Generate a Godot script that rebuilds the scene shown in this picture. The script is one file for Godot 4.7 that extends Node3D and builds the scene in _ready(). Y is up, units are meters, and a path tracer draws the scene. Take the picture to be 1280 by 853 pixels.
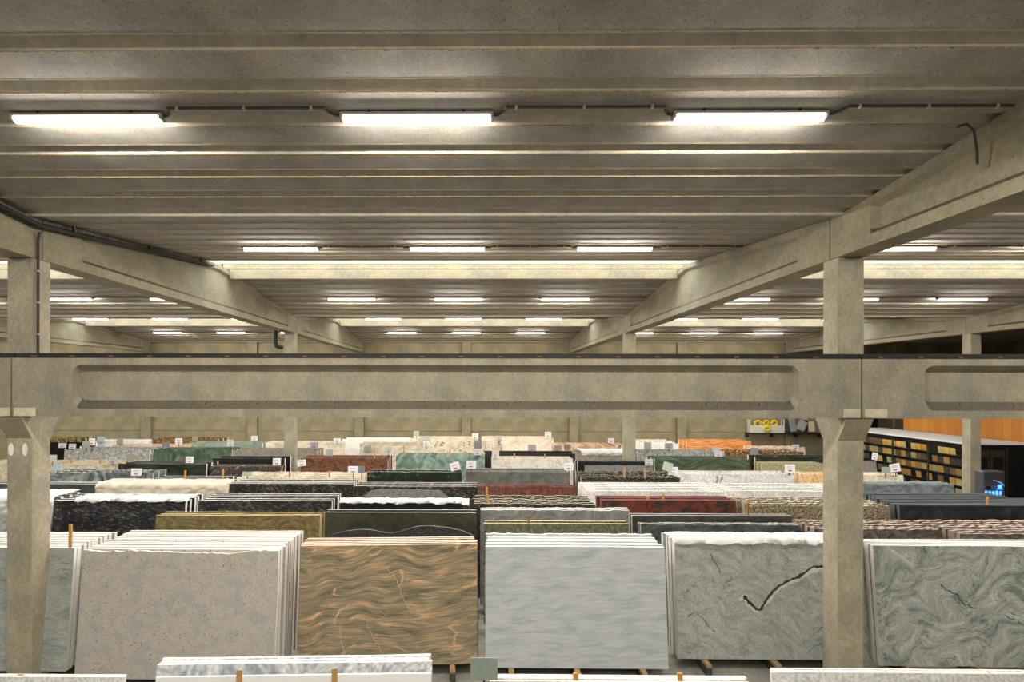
extends Node3D
# Stone slab warehouse: precast concrete hall, gabled roof with skylights, rows of slabs on racks.

const CAM_Y := 4.8
const BAY := 12.98
const LINES := [-20.19, -7.21, 5.77, 18.75]     # column lines across the hall
const FIRST := 9.1                                # depth of the first column line
const SPAN := 13.1
const PLANK := 0.624

var rng := RandomNumberGenerator.new()
var M := {}
var used := {}

# ---------------------------------------------------------------- helpers
func numbered(called: String) -> String:
	var k: int = used.get(called, 0)
	used[called] = k + 1
	return called if k == 0 else "%s_%03d" % [called, k]

func tag(o: Node, label: String, category: String, group := "", kind := "") -> void:
	if label: o.set_meta("label", label)
	if category: o.set_meta("category", category)
	if group: o.set_meta("group", group)
	if kind: o.set_meta("kind", kind)

func base(called: String, at: Vector3, label := "", category := "", group := "") -> Node3D:
	var o := Node3D.new()
	o.name = numbered(called)
	add_child(o)
	o.position = at
	tag(o, label, category, group)
	return o

func put(mesh: Mesh, called: String, parent: Node, at := Vector3.ZERO, m: Material = null) -> MeshInstance3D:
	var o := MeshInstance3D.new()
	o.mesh = mesh
	o.name = numbered(called) if parent == self else called
	if m: o.material_override = m
	o.cast_shadow = GeometryInstance3D.SHADOW_CASTING_SETTING_ON
	parent.add_child(o, true)
	o.position = at
	return o

func begin() -> SurfaceTool:
	var st := SurfaceTool.new()
	st.begin(Mesh.PRIMITIVE_TRIANGLES)
	st.set_smooth_group(-1)
	return st

func tri(st: SurfaceTool, a: Vector3, b: Vector3, c: Vector3) -> void:   # counter-clockwise seen from outside
	st.add_vertex(a); st.add_vertex(c); st.add_vertex(b)

func quad(st: SurfaceTool, a: Vector3, b: Vector3, c: Vector3, d: Vector3) -> void:
	tri(st, a, b, c); tri(st, a, c, d)

func done(st: SurfaceTool, m: Material = null, onto: ArrayMesh = null) -> ArrayMesh:
	st.generate_normals()
	var r: ArrayMesh = st.commit(onto) if onto else st.commit()
	if m: r.surface_set_material(r.get_surface_count() - 1, m)
	return r

func add_box(st: SurfaceTool, c: Vector3, s: Vector3, cham := 0.0, turn := Basis()) -> void:
	var h := s / 2
	if cham <= 0.0:
		var p := []
		for i in 8:
			p.append(c + turn * Vector3(h.x if i & 1 else -h.x, h.y if i & 2 else -h.y, h.z if i & 4 else -h.z))
		quad(st, p[4], p[5], p[7], p[6]); quad(st, p[1], p[0], p[2], p[3])
		quad(st, p[5], p[1], p[3], p[7]); quad(st, p[0], p[4], p[6], p[2])
		quad(st, p[6], p[7], p[3], p[2]); quad(st, p[0], p[1], p[5], p[4])
		return
	# box with chamfered upright edges and chamfered top and bottom rims
	var k := cham
	var loops := []
	for lv in [[-h.y, k], [-h.y + k, 0.0], [h.y - k, 0.0], [h.y, k]]:
		var i: float = lv[1]
		var l := []
		for q in [[-1, 1, 0], [1, 1, 1], [1, -1, 0], [-1, -1, 1]]:
			var ex: float = q[0] * (h.x - i)
			var ez: float = q[1] * (h.z - i)
			var a := Vector3(ex - q[0] * k, lv[0], ez)
			var b := Vector3(ex, lv[0], ez - q[1] * k)
			if q[2] == 0:
				l.append(c + turn * b); l.append(c + turn * a)
			else:
				l.append(c + turn * a); l.append(c + turn * b)
		loops.append(l)
	for j in 3:
		for i in 8:
			quad(st, loops[j][i], loops[j][(i + 1) % 8], loops[j + 1][(i + 1) % 8], loops[j + 1][i])
	for i in range(1, 7):
		tri(st, loops[3][0], loops[3][i], loops[3][i + 1])
		tri(st, loops[0][0], loops[0][i + 1], loops[0][i])

func box(s: Vector3, m: Material, cham := 0.0, c := Vector3.ZERO) -> ArrayMesh:
	var st := begin()
	add_box(st, c, s, cham)
	return done(st, m)

func add_tube(st: SurfaceTool, path: Array, r: float, sides := 8) -> void:
	var rings := []
	for i in path.size():
		var d: Vector3 = (path[mini(i + 1, path.size() - 1)] - path[maxi(i - 1, 0)]).normalized()
		var u := d.cross(Vector3.UP if absf(d.y) < 0.9 else Vector3.RIGHT).normalized()
		var v := d.cross(u)
		var ring := []
		for k in sides:
			var a := TAU * k / sides
			ring.append(path[i] + (u * cos(a) + v * sin(a)) * r)
		rings.append(ring)
	for i in path.size() - 1:
		for k in sides:
			var k2 := (k + 1) % sides
			quad(st, rings[i][k], rings[i][k2], rings[i + 1][k2], rings[i + 1][k])
	for k in range(1, sides - 1):
		tri(st, rings[0][0], rings[0][k + 1], rings[0][k])
		tri(st, rings[-1][0], rings[-1][k], rings[-1][k + 1])

func loft(st: SurfaceTool, loops: Array, other: SurfaceTool = null, sides := []) -> void:      # loops counter-clockwise seen from the end they run towards
	var n: int = loops[0].size()
	for j in loops.size() - 1:
		for i in n:
			quad(other if i in sides and j > 0 and j < loops.size() - 2 else st, loops[j][i], loops[j][(i + 1) % n], loops[j + 1][(i + 1) % n], loops[j + 1][i])
	for e in [0, loops.size() - 1]:
		var flat := PackedVector2Array()
		for p in loops[e]: flat.append(Vector2(p.x, p.y))
		var id := Geometry2D.triangulate_polygon(flat)
		for t in range(0, id.size(), 3):
			var a: Vector3 = loops[e][id[t]]
			var b: Vector3 = loops[e][id[t + 1]]
			var c: Vector3 = loops[e][id[t + 2]]
			var ccw := (Vector2(b.x - a.x, b.y - a.y)).cross(Vector2(c.x - a.x, c.y - a.y)) > 0
			if ccw == (e != 0): tri(st, a, b, c)
			else: tri(st, a, c, b)

func srgb(r: float, g: float, b: float, a := 1.0) -> Color:
	return Color(r / 255.0, g / 255.0, b / 255.0, a)

func mat(c: Color, rough := 0.8, metal := 0.0, tex: Texture2D = null) -> StandardMaterial3D:
	var m := StandardMaterial3D.new()
	m.albedo_color = c
	m.roughness = rough
	m.metallic = metal
	if tex: m.albedo_texture = tex
	return m

func noise(sd: int, oct := 4, ridged := false) -> FastNoiseLite:
	var n := FastNoiseLite.new()
	n.seed = sd
	n.frequency = 1.0
	n.noise_type = FastNoiseLite.TYPE_SIMPLEX_SMOOTH
	n.fractal_type = FastNoiseLite.FRACTAL_RIDGED if ridged else FastNoiseLite.FRACTAL_FBM
	n.fractal_octaves = oct
	return n

# concrete: seamless cloudy tone, fine grain, small dark air holes
func concrete(c: Color, sd: int, pits: float, streak := Vector3(0.26, 0.26, 0.26)) -> StandardMaterial3D:
	var w := 640
	var lay := []
	for f in [[0.006, 4], [0.045, 4], [0.11, 2]]:
		var n := noise(sd + lay.size() * 7, f[1])
		n.frequency = f[0]
		lay.append(n.get_seamless_image(w, w).get_data())
	var out := PackedByteArray()
	out.resize(w * w * 3)
	var A: PackedByteArray = lay[0]
	var B: PackedByteArray = lay[1]
	var C: PackedByteArray = lay[2]
	for i in w * w:
		var t := 0.88 + (A[i] - 128) * 0.0006 + (B[i] - 128) * 0.0006
		var warm := (A[(i + 9001) % (w * w)] - 128) * 0.00016
		if C[i] > 255 - pits and B[i] > 120: t *= 0.62
		t *= 255.0
		out[i * 3] = clampi(int(t * (1.0 + warm)), 0, 255)
		out[i * 3 + 1] = clampi(int(t), 0, 255)
		out[i * 3 + 2] = clampi(int(t * (1.0 - warm * 1.6)), 0, 255)
	var m := mat(c, 0.85, 0.0, ImageTexture.create_from_image(Image.create_from_data(w, w, false, Image.FORMAT_RGB8, out)))
	m.uv1_triplanar = true
	m.uv1_world_triplanar = true
	m.uv1_scale = streak
	return m

# polished stone: a colour ramp over warped noise, then veins (thin lines where a second noise crosses zero) and grains
func stone(sp: Dictionary, sd: int) -> ImageTexture:
	var w: int = sp.get("w", 288)
	var h: int = int(w / 1.6)
	var n1 := noise(sd, sp.get("oct", 4))
	var n2 := noise(sd + 11, 3)
	var nw := noise(sd + 23, 2)
	var nm := noise(sd + 37, 2)
	var g := Gradient.new()
	var ramp: Array = sp.ramp
	g.offsets = PackedFloat32Array(range(ramp.size()).map(func(i): return float(i) / maxf(1.0, ramp.size() - 1)))
	g.colors = PackedColorArray(ramp.map(func(c): return srgb(c[0], c[1], c[2])))
	var grain := RandomNumberGenerator.new()
	grain.seed = sd
	var lut := []
	for i in 256: lut.append(g.sample(i / 255.0))
	var f: Vector2 = sp.get("f", Vector2(3, 3))
	var wa: float = sp.get("warp", 0.2)
	var wf: float = sp.get("wf", 1.5)
	var gain: float = sp.get("gain", 0.9)
	var ca := cos(sp.get("ang", 0.0))
	var sa := sin(sp.get("ang", 0.0))
	var fine: Array = sp.get("fine", [30.0, 34.0, 0.16])
	var nf := noise(sd + 51, 2)
	var grey: float = sp.get("grey", 0.14)
	var veins: Array = sp.get("veins", [])
	var specks: Array = sp.get("specks", [])
	var out := PackedByteArray()
	out.resize(w * h * 3)
	var at := 0
	for y in h:
		var v0 := float(y) / h
		for x in w:
			var u0 := float(x) / h
			var u := u0 * ca + v0 * sa
			var v := v0 * ca - u0 * sa
			var uf := u
			var vf := v
			if wa > 0.0:
				uf += nw.get_noise_2d(u * wf, v * wf) * wa * 0.3
				vf += nw.get_noise_2d(u * wf + 57.0, v * wf + 31.0) * wa * 0.6
				var du := nw.get_noise_2d(u * wf, v * wf) * wa
				v += nw.get_noise_2d(u * wf + 57.0, v * wf + 31.0) * wa
				u += du
			var c: Color = lut[clampi(int((n1.get_noise_2d(u * f.x, v * f.y) * gain + 0.5) * 255.0), 0, 255)]
			for q in veins:      # [colour, fx, fy, width, alpha, patchiness]
				var d := absf(n2.get_noise_2d(u * q[1] + q[3] * 99.0, v * q[2]))
				if d < q[3]:
					var a: float = (1.0 - d / q[3]) * q[4]
					if q[5] > 0.0: a *= clampf(0.5 + nm.get_noise_2d(u * 3.0 + q[1], v * 3.0) * q[5], 0.0, 1.0)
					c = c.lerp(q[0], a)
			for q in specks:     # [colour, frequency, threshold, alpha]
				if nm.get_noise_2d(u0 * q[1] + 7.0, v0 * q[1]) > q[2]: c = c.lerp(q[0], q[3])
			var k: float = 1.0 + nf.get_noise_2d(uf * fine[0], vf * fine[1]) * fine[2] + grain.randf_range(-0.04, 0.04)
			c = c.lerp(Color(c.get_luminance(), c.get_luminance(), c.get_luminance()), grey)
			c = Color(c.r * k, c.g * k, c.b * k)
			out[at] = int(clampf(c.r, 0, 1) * 255.0)
			out[at + 1] = int(clampf(c.g, 0, 1) * 255.0)
			out[at + 2] = int(clampf(c.b, 0, 1) * 255.0)
			at += 3
	var im := Image.create_from_data(w, h, false, Image.FORMAT_RGB8, out)
	for k in sp.get("cracks", []):      # [colour, half width, points...] a vein of its own course
		var pts: Array = k[2]
		for i in pts.size() - 1:
			var steps := int((pts[i + 1] - pts[i]).length() * w * 1.5) + 2
			for s in steps:
				var p: Vector2 = pts[i].lerp(pts[i + 1], float(s) / steps) * Vector2(w, h)
				p += Vector2(n2.get_noise_1d(p.x * 0.03 + sd), n2.get_noise_1d(p.y * 0.03 + p.x * 0.02 + 40.0)) * 9.0
				var r: float = k[1] * (0.55 + 0.9 * absf(nm.get_noise_1d((p.x + p.y) * 0.035)) * 1.6) * w / 768.0
				im.fill_rect(Rect2i(int(p.x - r), int(p.y - r * 0.7), maxi(1, int(r * 2)), maxi(1, int(r * 1.4))), k[0])
	return ImageTexture.create_from_image(im)

func soffit(z: float) -> float:         # underside of the roof planks at depth z
	var t := fposmod(z - FIRST, SPAN)
	return 7.42 + 0.1 * minf(t, SPAN - t)

# ---------------------------------------------------------------- stone kinds
func stone_kinds() -> Dictionary:
	var K := srgb(18, 20, 22)
	return {
		"kashmir": {"w": 720, "ramp": [[158, 158, 155], [164, 161, 155], [171, 165, 155], [177, 170, 158], [168, 163, 155]], "f": Vector2(6, 7.5), "warp": 0.05, "wf": 3.0, "oct": 6, "gain": 1.1, "grey": 0.0, "fine": [60.0, 60.0, 0.1],
			"veins": [[srgb(188, 179, 160), 6.0, 9.0, 0.06, 0.45, 1.6], [srgb(140, 146, 150), 4.0, 6.0, 0.05, 0.5, 2.6]], "specks": [[srgb(192, 184, 166), 70.0, 0.42, 0.4], [srgb(134, 118, 88), 26.0, 0.6, 0.6], [srgb(64, 58, 52), 34.0, 0.7, 0.85]]},
		"brownwave": {"w": 900, "ramp": [[106, 98, 78], [120, 111, 90], [130, 120, 97], [138, 126, 101], [154, 133, 104], [178, 144, 110]], "f": Vector2(2.0, 11.0), "warp": 0.13, "wf": 1.3, "oct": 6, "gain": 1.0, "grey": 0.0, "fine": [4.0, 80.0, 0.28], "ang": -0.08,
			"veins": [[srgb(202, 160, 122), 0.9, 3.2, 0.06, 0.95, 2.2], [srgb(186, 150, 116), 1.6, 8.0, 0.05, 0.6, 2.6], [srgb(84, 76, 58), 1.6, 22.0, 0.035, 0.6, 0.8], [srgb(190, 164, 130), 1.3, 30.0, 0.03, 0.5, 1.2]], "specks": [[srgb(190, 128, 74), 60.0, 0.5, 0.3]],
			"cracks": [[srgb(186, 150, 104), 1.8, [Vector2(.44, .14), Vector2(.53, .26), Vector2(.57, .4), Vector2(.6, .5), Vector2(.63, .58)]], [srgb(190, 154, 106), 1.8, [Vector2(.235, .66), Vector2(.24, .8), Vector2(.26, .93)]],
				[srgb(186, 150, 106), 1.8, [Vector2(.38, .66), Vector2(.43, .8), Vector2(.47, .9), Vector2(.47, .99)]], [srgb(200, 176, 140), 2.4, [Vector2(.2, .65), Vector2(.23, .55), Vector2(.29, .5)]]]},
		"lightgrey": {"w": 640, "ramp": [[158, 165, 168], [168, 174, 176], [175, 180, 181], [182, 186, 186], [172, 178, 179]], "f": Vector2(2.6, 11), "warp": 0.03, "wf": 2.5, "oct": 6, "gain": 0.9, "ang": -0.06, "grey": 0.0, "fine": [4.0, 40.0, 0.06],
			"veins": [[srgb(194, 198, 198), 2.6, 14.0, 0.05, 0.5, 2.0], [srgb(142, 150, 153), 1.3, 7.0, 0.03, 0.5, 3.0]]},
		"greygreen": {"w": 900, "ramp": [[134, 140, 136], [150, 155, 150], [159, 163, 157], [166, 169, 163], [176, 178, 171]], "f": Vector2(5, 13.0), "warp": 0.1, "wf": 2.2, "oct": 6, "gain": 0.9, "ang": 0.5, "grey": 0.0, "fine": [34.0, 60.0, 0.12],
			"veins": [[srgb(186, 188, 180), 4.0, 14.0, 0.04, 0.6, 1.8], [srgb(92, 100, 98), 7.0, 19.0, 0.03, 0.85, 3.0], [srgb(66, 74, 74), 3.4, 11.0, 0.018, 0.95, 3.2], [srgb(116, 124, 120), 7.0, 30.0, 0.05, 0.5, 1.4]],
			"cracks": [[srgb(194, 193, 182), 9.0, [Vector2(.34, .5), Vector2(.36, .47), Vector2(.42, .6), Vector2(.48, .52), Vector2(.55, .4), Vector2(.66, .31), Vector2(.76, .22), Vector2(.86, .2)]],
				[srgb(36, 42, 45), 5.6, [Vector2(.36, .47), Vector2(.42, .58), Vector2(.445, .585), Vector2(.48, .5), Vector2(.55, .37), Vector2(.66, .3), Vector2(.74, .21), Vector2(.87, .21)]],
				[srgb(70, 78, 78), 1.6, [Vector2(.06, .64), Vector2(.1, .61), Vector2(.16, .7), Vector2(.2, .78)]], [srgb(60, 68, 69), 1.8, [Vector2(.68, .95), Vector2(.72, .88), Vector2(.8, .85)]], [srgb(78, 86, 84), 1.4, [Vector2(.66, .88), Vector2(.74, .76), Vector2(.8, .68), Vector2(.82, .62)]],
				[srgb(66, 74, 75), 2.0, [Vector2(.19, .1), Vector2(.2, .16), Vector2(.23, .2), Vector2(.24, .26)]], [srgb(70, 78, 78), 1.6, [Vector2(.58, .06), Vector2(.63, .04), Vector2(.68, .06)]]]},
		"greyswirl": {"w": 900, "ramp": [[112, 120, 117], [142, 148, 143], [157, 162, 156], [167, 171, 164], [186, 187, 179]], "f": Vector2(4.0, 10.0), "warp": 0.2, "wf": 2.0, "oct": 6, "gain": 0.95, "ang": -0.3, "grey": 0.0, "fine": [34.0, 60.0, 0.12],
			"veins": [[srgb(194, 195, 186), 3.6, 9.0, 0.04, 0.6, 1.8], [srgb(74, 82, 82), 5.4, 13.0, 0.045, 0.95, 3.2], [srgb(50, 58, 60), 3.0, 7.0, 0.024, 1.0, 3.4], [srgb(120, 128, 124), 6.0, 24.0, 0.05, 0.5, 1.4]],
			"cracks": [[srgb(50, 58, 61), 2.4, [Vector2(.34, .33), Vector2(.42, .42), Vector2(.46, .5), Vector2(.52, .52)]], [srgb(54, 62, 65), 1.8, [Vector2(.66, .58), Vector2(.78, .68), Vector2(.9, .78), Vector2(.99, .86)]]]},
		"greyveined": {"w": 640, "ramp": [[140, 147, 145], [154, 160, 157], [164, 168, 165], [172, 175, 171], [160, 165, 162]], "f": Vector2(3, 10), "warp": 0.08, "wf": 2.0, "oct": 6, "gain": 0.9, "grey": 0.0, "fine": [20.0, 60.0, 0.1],
			"veins": [[srgb(92, 102, 102), 1.4, 11.0, 0.03, 0.85, 1.8], [srgb(76, 86, 87), 1.6, 5.0, 0.014, 0.9, 1.6]]},
		"blackstroke": {"w": 400, "ramp": [[18, 19, 23], [27, 28, 32], [36, 37, 41], [50, 50, 52], [126, 124, 124]], "f": Vector2(10, 44), "warp": 0.05, "oct": 4, "gain": 1.0, "ang": 0.2, "veins": [[srgb(160, 156, 152), 6.0, 30.0, 0.09, 0.9, 2.6]]},
		"blackgold": {"w": 360, "ramp": [[14, 15, 17], [20, 22, 24], [30, 31, 32], [60, 58, 50], [120, 112, 92]], "f": Vector2(14, 40), "warp": 0.06, "oct": 4, "gain": 0.95, "veins": [[srgb(196, 188, 164), 9.0, 28.0, 0.09, 0.9, 3.4]], "specks": [[srgb(180, 146, 70), 20.0, 0.62, 0.7]]},
		"olive": {"w": 320, "ramp": [[143, 126, 75], [170, 151, 92], [185, 165, 104], [200, 180, 119]], "f": Vector2(8, 22), "warp": 0.12, "oct": 5, "gain": 1.0, "ang": -0.12, "veins": [[srgb(98, 84, 50), 5.0, 18.0, 0.03, 0.5, 2.0]]},
		"darkgreengrey": {"ramp": [[68, 73, 61], [82, 86, 73], [95, 97, 82], [107, 107, 92]], "f": Vector2(2, 4), "warp": 0.2, "oct": 5, "gain": 0.8, "veins": [[srgb(100, 98, 84), 4.0, 2.0, 0.02, 0.4, 1.0]]},
		"bluegranite": {"ramp": [[36, 40, 50], [62, 67, 79], [86, 91, 103], [115, 117, 124]], "f": Vector2(60, 60), "warp": 0.0, "oct": 3, "gain": 1.1, "specks": [[srgb(160, 152, 136), 44.0, 0.36, 0.7]]},
		"olivegreen": {"ramp": [[110, 110, 79], [139, 136, 100], [158, 153, 115], [177, 172, 134]], "f": Vector2(20, 26), "warp": 0.1, "oct": 5, "gain": 1.0, "veins": [[srgb(84, 88, 62), 4.0, 8.0, 0.06, 0.4, 2.0]]},
		"lightgreyfilm": {"ramp": [[142, 146, 149], [164, 167, 168], [181, 183, 183], [196, 198, 198]], "f": Vector2(2, 7), "warp": 0.3, "oct": 4, "gain": 0.9, "ang": -0.2, "veins": [[srgb(206, 208, 208), 2.0, 8.0, 0.05, 0.6, 1.5]]},
		"filmgrey": {"ramp": [[90, 94, 96], [110, 114, 116], [130, 134, 136]], "f": Vector2(4, 4), "warp": 0.2},
		"darkgrey": {"ramp": [[82, 82, 80], [99, 99, 94], [108, 107, 102], [120, 118, 112]], "f": Vector2(5, 6), "warp": 0.1, "oct": 5, "gain": 0.9},
		"slate": {"ramp": [[79, 91, 96], [100, 112, 116], [117, 129, 132], [139, 148, 150]], "f": Vector2(4, 14), "warp": 0.1, "oct": 5, "gain": 0.95, "veins": [[srgb(140, 148, 148), 4.0, 16.0, 0.03, 0.5, 2.0]]},
		"pinkbrown": {"ramp": [[114, 99, 92], [140, 123, 114], [165, 147, 136], [189, 173, 162]], "f": Vector2(8, 14), "warp": 0.15, "oct": 5, "gain": 1.0, "veins": [[srgb(76, 66, 62), 5.0, 12.0, 0.05, 0.6, 2.0]]},
		"navy": {"ramp": [[20, 20, 30], [26, 26, 38], [32, 32, 44]], "f": Vector2(20, 20), "warp": 0.0, "oct": 3},
		"plaingrey": {"ramp": [[108, 106, 106], [122, 120, 119], [132, 130, 128], [142, 140, 138]], "f": Vector2(14, 14), "warp": 0.05, "oct": 5, "gain": 0.8},
		"chunkgold": {"ramp": [[14, 14, 14], [20, 20, 20], [30, 29, 27], [70, 65, 54], [170, 156, 124]], "f": Vector2(26, 26), "warp": 0.06, "oct": 4, "gain": 0.75, "specks": [[srgb(190, 168, 116), 26.0, 0.6, 0.8]]},
		"redblack": {"ramp": [[52, 41, 39], [85, 46, 39], [107, 52, 41], [121, 61, 47], [99, 48, 40]], "f": Vector2(5, 6), "warp": 0.12, "oct": 5, "gain": 0.95, "specks": [[srgb(50, 46, 46), 5.5, 0.26, 0.85], [srgb(170, 84, 54), 22.0, 0.5, 0.5]]},
		"brownblack": {"ramp": [[57, 50, 41], [96, 85, 68], [134, 121, 99], [165, 151, 127], [189, 176, 151]], "f": Vector2(40, 32), "warp": 0.05, "oct": 5, "gain": 1.0},
		"navyblack": {"ramp": [[24, 28, 33], [33, 38, 42], [41, 47, 51], [55, 60, 63]], "f": Vector2(8, 5), "warp": 0.1, "oct": 5, "gain": 0.9},
		"darkgreen": {"ramp": [[52, 58, 54], [66, 72, 66], [80, 84, 78]], "f": Vector2(5, 9), "warp": 0.15, "oct": 5},
		"creamfilm": {"ramp": [[196, 186, 164], [214, 206, 186], [226, 220, 204], [238, 234, 222]], "f": Vector2(2.5, 8), "warp": 0.4, "wf": 1.2, "gain": 0.9, "ang": 0.3},
		"redbrown": {"ramp": [[88, 50, 40], [108, 62, 50], [122, 74, 60], [136, 90, 74]], "f": Vector2(12, 10), "warp": 0.1, "oct": 5},
		"redbrownrust": {"ramp": [[62, 36, 24], [94, 54, 34], [116, 68, 42], [130, 82, 54], [92, 54, 36]], "f": Vector2(7, 16), "warp": 0.14, "oct": 5, "gain": 1.05, "ang": 0.2, "veins": [[srgb(60, 32, 22), 5.0, 12.0, 0.05, 0.6, 1.6]]},
		"whitemarble": {"ramp": [[184, 186, 186], [208, 208, 206], [222, 221, 217], [232, 230, 226]], "f": Vector2(2, 6), "warp": 0.25, "oct": 5, "gain": 0.9, "veins": [[srgb(160, 162, 162), 2.0, 7.0, 0.03, 0.5, 2.0]]},
		"white": {"ramp": [[222, 222, 220], [232, 231, 228], [238, 237, 234]], "f": Vector2(4, 4), "warp": 0.2},
		"blueveinwhite": {"ramp": [[158, 166, 180], [198, 202, 208], [220, 222, 224], [232, 232, 232]], "f": Vector2(14, 9), "warp": 0.2, "oct": 5, "gain": 1.0, "ang": 0.6},
		"creamedge": {"ramp": [[190, 182, 170], [210, 202, 190], [224, 216, 204]], "f": Vector2(4, 6), "warp": 0.2},
		"bluegreycloud": {"ramp": [[72, 80, 82], [108, 116, 118], [136, 142, 142], [158, 162, 160]], "f": Vector2(5, 5), "warp": 0.3, "oct": 4, "gain": 1.05},
		"cream": {"ramp": [[190, 176, 150], [212, 200, 176], [224, 214, 192], [234, 226, 208]], "f": Vector2(4, 7), "warp": 0.2, "oct": 5, "gain": 0.9},
		"creamwarm": {"ramp": [[212, 196, 168], [226, 212, 188], [234, 224, 204]], "f": Vector2(3, 8), "warp": 0.2, "oct": 5, "gain": 0.9},
		"darkgreenvein": {"ramp": [[14, 26, 20], [22, 34, 27], [32, 46, 36]], "f": Vector2(4, 6), "warp": 0.2, "oct": 5, "veins": [[srgb(196, 188, 90), 1.2, 4.0, 0.04, 1.0, 0.6], [srgb(186, 196, 176), 3.0, 5.0, 0.03, 0.7, 3.0]]},
		"whitebrownvein": {"ramp": [[198, 194, 190], [218, 215, 212], [230, 228, 225]], "f": Vector2(3, 3), "warp": 0.3, "oct": 4, "ang": 0.7, "veins": [[srgb(100, 80, 62), 1.8, 3.0, 0.07, 1.0, 1.4], [srgb(168, 160, 152), 3.0, 4.0, 0.05, 0.5, 1.0]]},
		"onyx": {"ramp": [[214, 160, 92], [228, 184, 122], [238, 206, 158], [222, 170, 104]], "f": Vector2(5, 5), "warp": 0.3, "oct": 5, "veins": [[srgb(176, 104, 46), 4.0, 4.0, 0.05, 0.8, 2.0]]},
		"creambrown": {"ramp": [[216, 204, 176], [230, 220, 196], [238, 230, 210]], "f": Vector2(3, 3), "warp": 0.3, "veins": [[srgb(96, 76, 54), 3.0, 5.0, 0.04, 0.9, 2.2]]},
		"beige": {"ramp": [[164, 150, 122], [186, 172, 144], [200, 188, 162], [210, 200, 176]], "f": Vector2(8, 10), "warp": 0.1, "oct": 5, "gain": 0.9},
		"blackgreen": {"ramp": [[18, 22, 16], [26, 31, 22], [38, 44, 32], [62, 68, 48]], "f": Vector2(2, 14), "warp": 0.12, "oct": 5, "gain": 1.0, "veins": [[srgb(120, 120, 86), 2.0, 10.0, 0.02, 0.6, 2.6]]},
		"purplebrown": {"ramp": [[36, 30, 30], [58, 48, 46], [84, 72, 68], [140, 126, 116]], "f": Vector2(14, 14), "warp": 0.15, "oct": 5, "gain": 0.95},
		"black": {"ramp": [[13, 14, 16], [18, 19, 21], [26, 27, 29]], "f": Vector2(10, 12), "warp": 0.1, "oct": 3, "veins": [[srgb(90, 88, 84), 4.0, 10.0, 0.012, 0.5, 2.6]]},
		"tealgreen": {"ramp": [[78, 106, 92], [104, 130, 115], [126, 150, 135], [146, 166, 152]], "f": Vector2(5, 5), "warp": 0.25, "oct": 5, "gain": 1.05, "veins": [[srgb(72, 94, 80), 4.0, 3.0, 0.03, 0.6, 1.5]]},
		"tealpale": {"ramp": [[124, 144, 128], [142, 160, 144], [158, 174, 158]], "f": Vector2(5, 6), "warp": 0.2, "oct": 4},
		"creamvein": {"ramp": [[196, 188, 172], [212, 206, 192], [222, 216, 204]], "f": Vector2(3, 5), "warp": 0.25, "veins": [[srgb(110, 94, 66), 1.6, 3.4, 0.022, 0.9, 2.4]]},
		"forest": {"ramp": [[36, 52, 34], [54, 72, 46], [72, 90, 60], [92, 108, 74]], "f": Vector2(2.2, 12), "warp": 0.15, "oct": 5, "gain": 1.05, "veins": [[srgb(26, 36, 28), 1.8, 8.0, 0.04, 0.8, 1.6]]},
		"greyspeck": {"ramp": [[120, 122, 122], [146, 147, 146], [166, 166, 164], [184, 184, 180]], "f": Vector2(16, 12), "warp": 0.12, "oct": 5, "gain": 1.05},
		"emerald": {"ramp": [[48, 70, 54], [66, 90, 70], [84, 108, 86], [108, 128, 106]], "f": Vector2(4, 7), "warp": 0.25, "oct": 5, "gain": 1.0, "veins": [[srgb(30, 50, 36), 3.0, 6.0, 0.03, 0.7, 1.6]]},
		"greybeige": {"ramp": [[132, 124, 110], [150, 142, 126], [164, 156, 140]], "f": Vector2(8, 12), "warp": 0.1, "oct": 5, "gain": 0.9},
		"creamspot": {"ramp": [[198, 182, 154], [216, 202, 176], [228, 216, 192]], "f": Vector2(4, 5), "warp": 0.2, "specks": [[srgb(124, 92, 60), 9.0, 0.4, 0.75]]},
		"brownspot": {"ramp": [[62, 44, 28], [104, 76, 46], [140, 100, 60], [170, 124, 78]], "f": Vector2(16, 14), "warp": 0.12, "oct": 5, "gain": 1.15},
		"moss": {"ramp": [[60, 54, 26], [98, 86, 44], [136, 118, 66], [168, 150, 96]], "f": Vector2(9, 9), "warp": 0.2, "oct": 5, "gain": 1.1},
		"pinkpale": {"ramp": [[196, 164, 138], [214, 188, 164], [226, 206, 186]], "f": Vector2(4, 10), "warp": 0.15, "oct": 5},
		"pinkmarble": {"ramp": [[150, 96, 62], [190, 146, 112], [216, 186, 158], [226, 206, 184]], "f": Vector2(4, 5), "warp": 0.3, "oct": 5, "gain": 1.1},
		"orange": {"ramp": [[196, 108, 44], [218, 132, 62], [232, 154, 84], [240, 176, 112]], "f": Vector2(1.5, 24), "warp": 0.06, "oct": 4, "gain": 1.1},
	}

func edge_colour(kind: String) -> Color:
	if kind in ["pinkbrown"]: return srgb(164, 146, 134)
	if kind in ["brownwave"]: return srgb(202, 180, 166)
	if kind in ["olive", "olivegreen", "beige", "greybeige", "creamvein", "moss"]: return srgb(196, 176, 136)
	if kind in ["redblack", "redbrown"]: return srgb(128, 72, 62)
	if kind in ["brownblack"]: return srgb(176, 164, 142)
	if kind in ["chunkgold"]: return srgb(170, 160, 138)
	if kind in ["navyblack"]: return srgb(92, 97, 98)
	if kind in ["darkgrey", "slate", "plaingrey", "darkgreengrey", "bluegranite", "bluegreycloud"]: return srgb(176, 174, 166)
	if kind in ["cream", "creamwarm", "creamspot", "onyx", "creambrown", "pinkpale", "pinkmarble", "orange"]: return srgb(228, 212, 184)
	return srgb(228, 224, 218)

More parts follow.
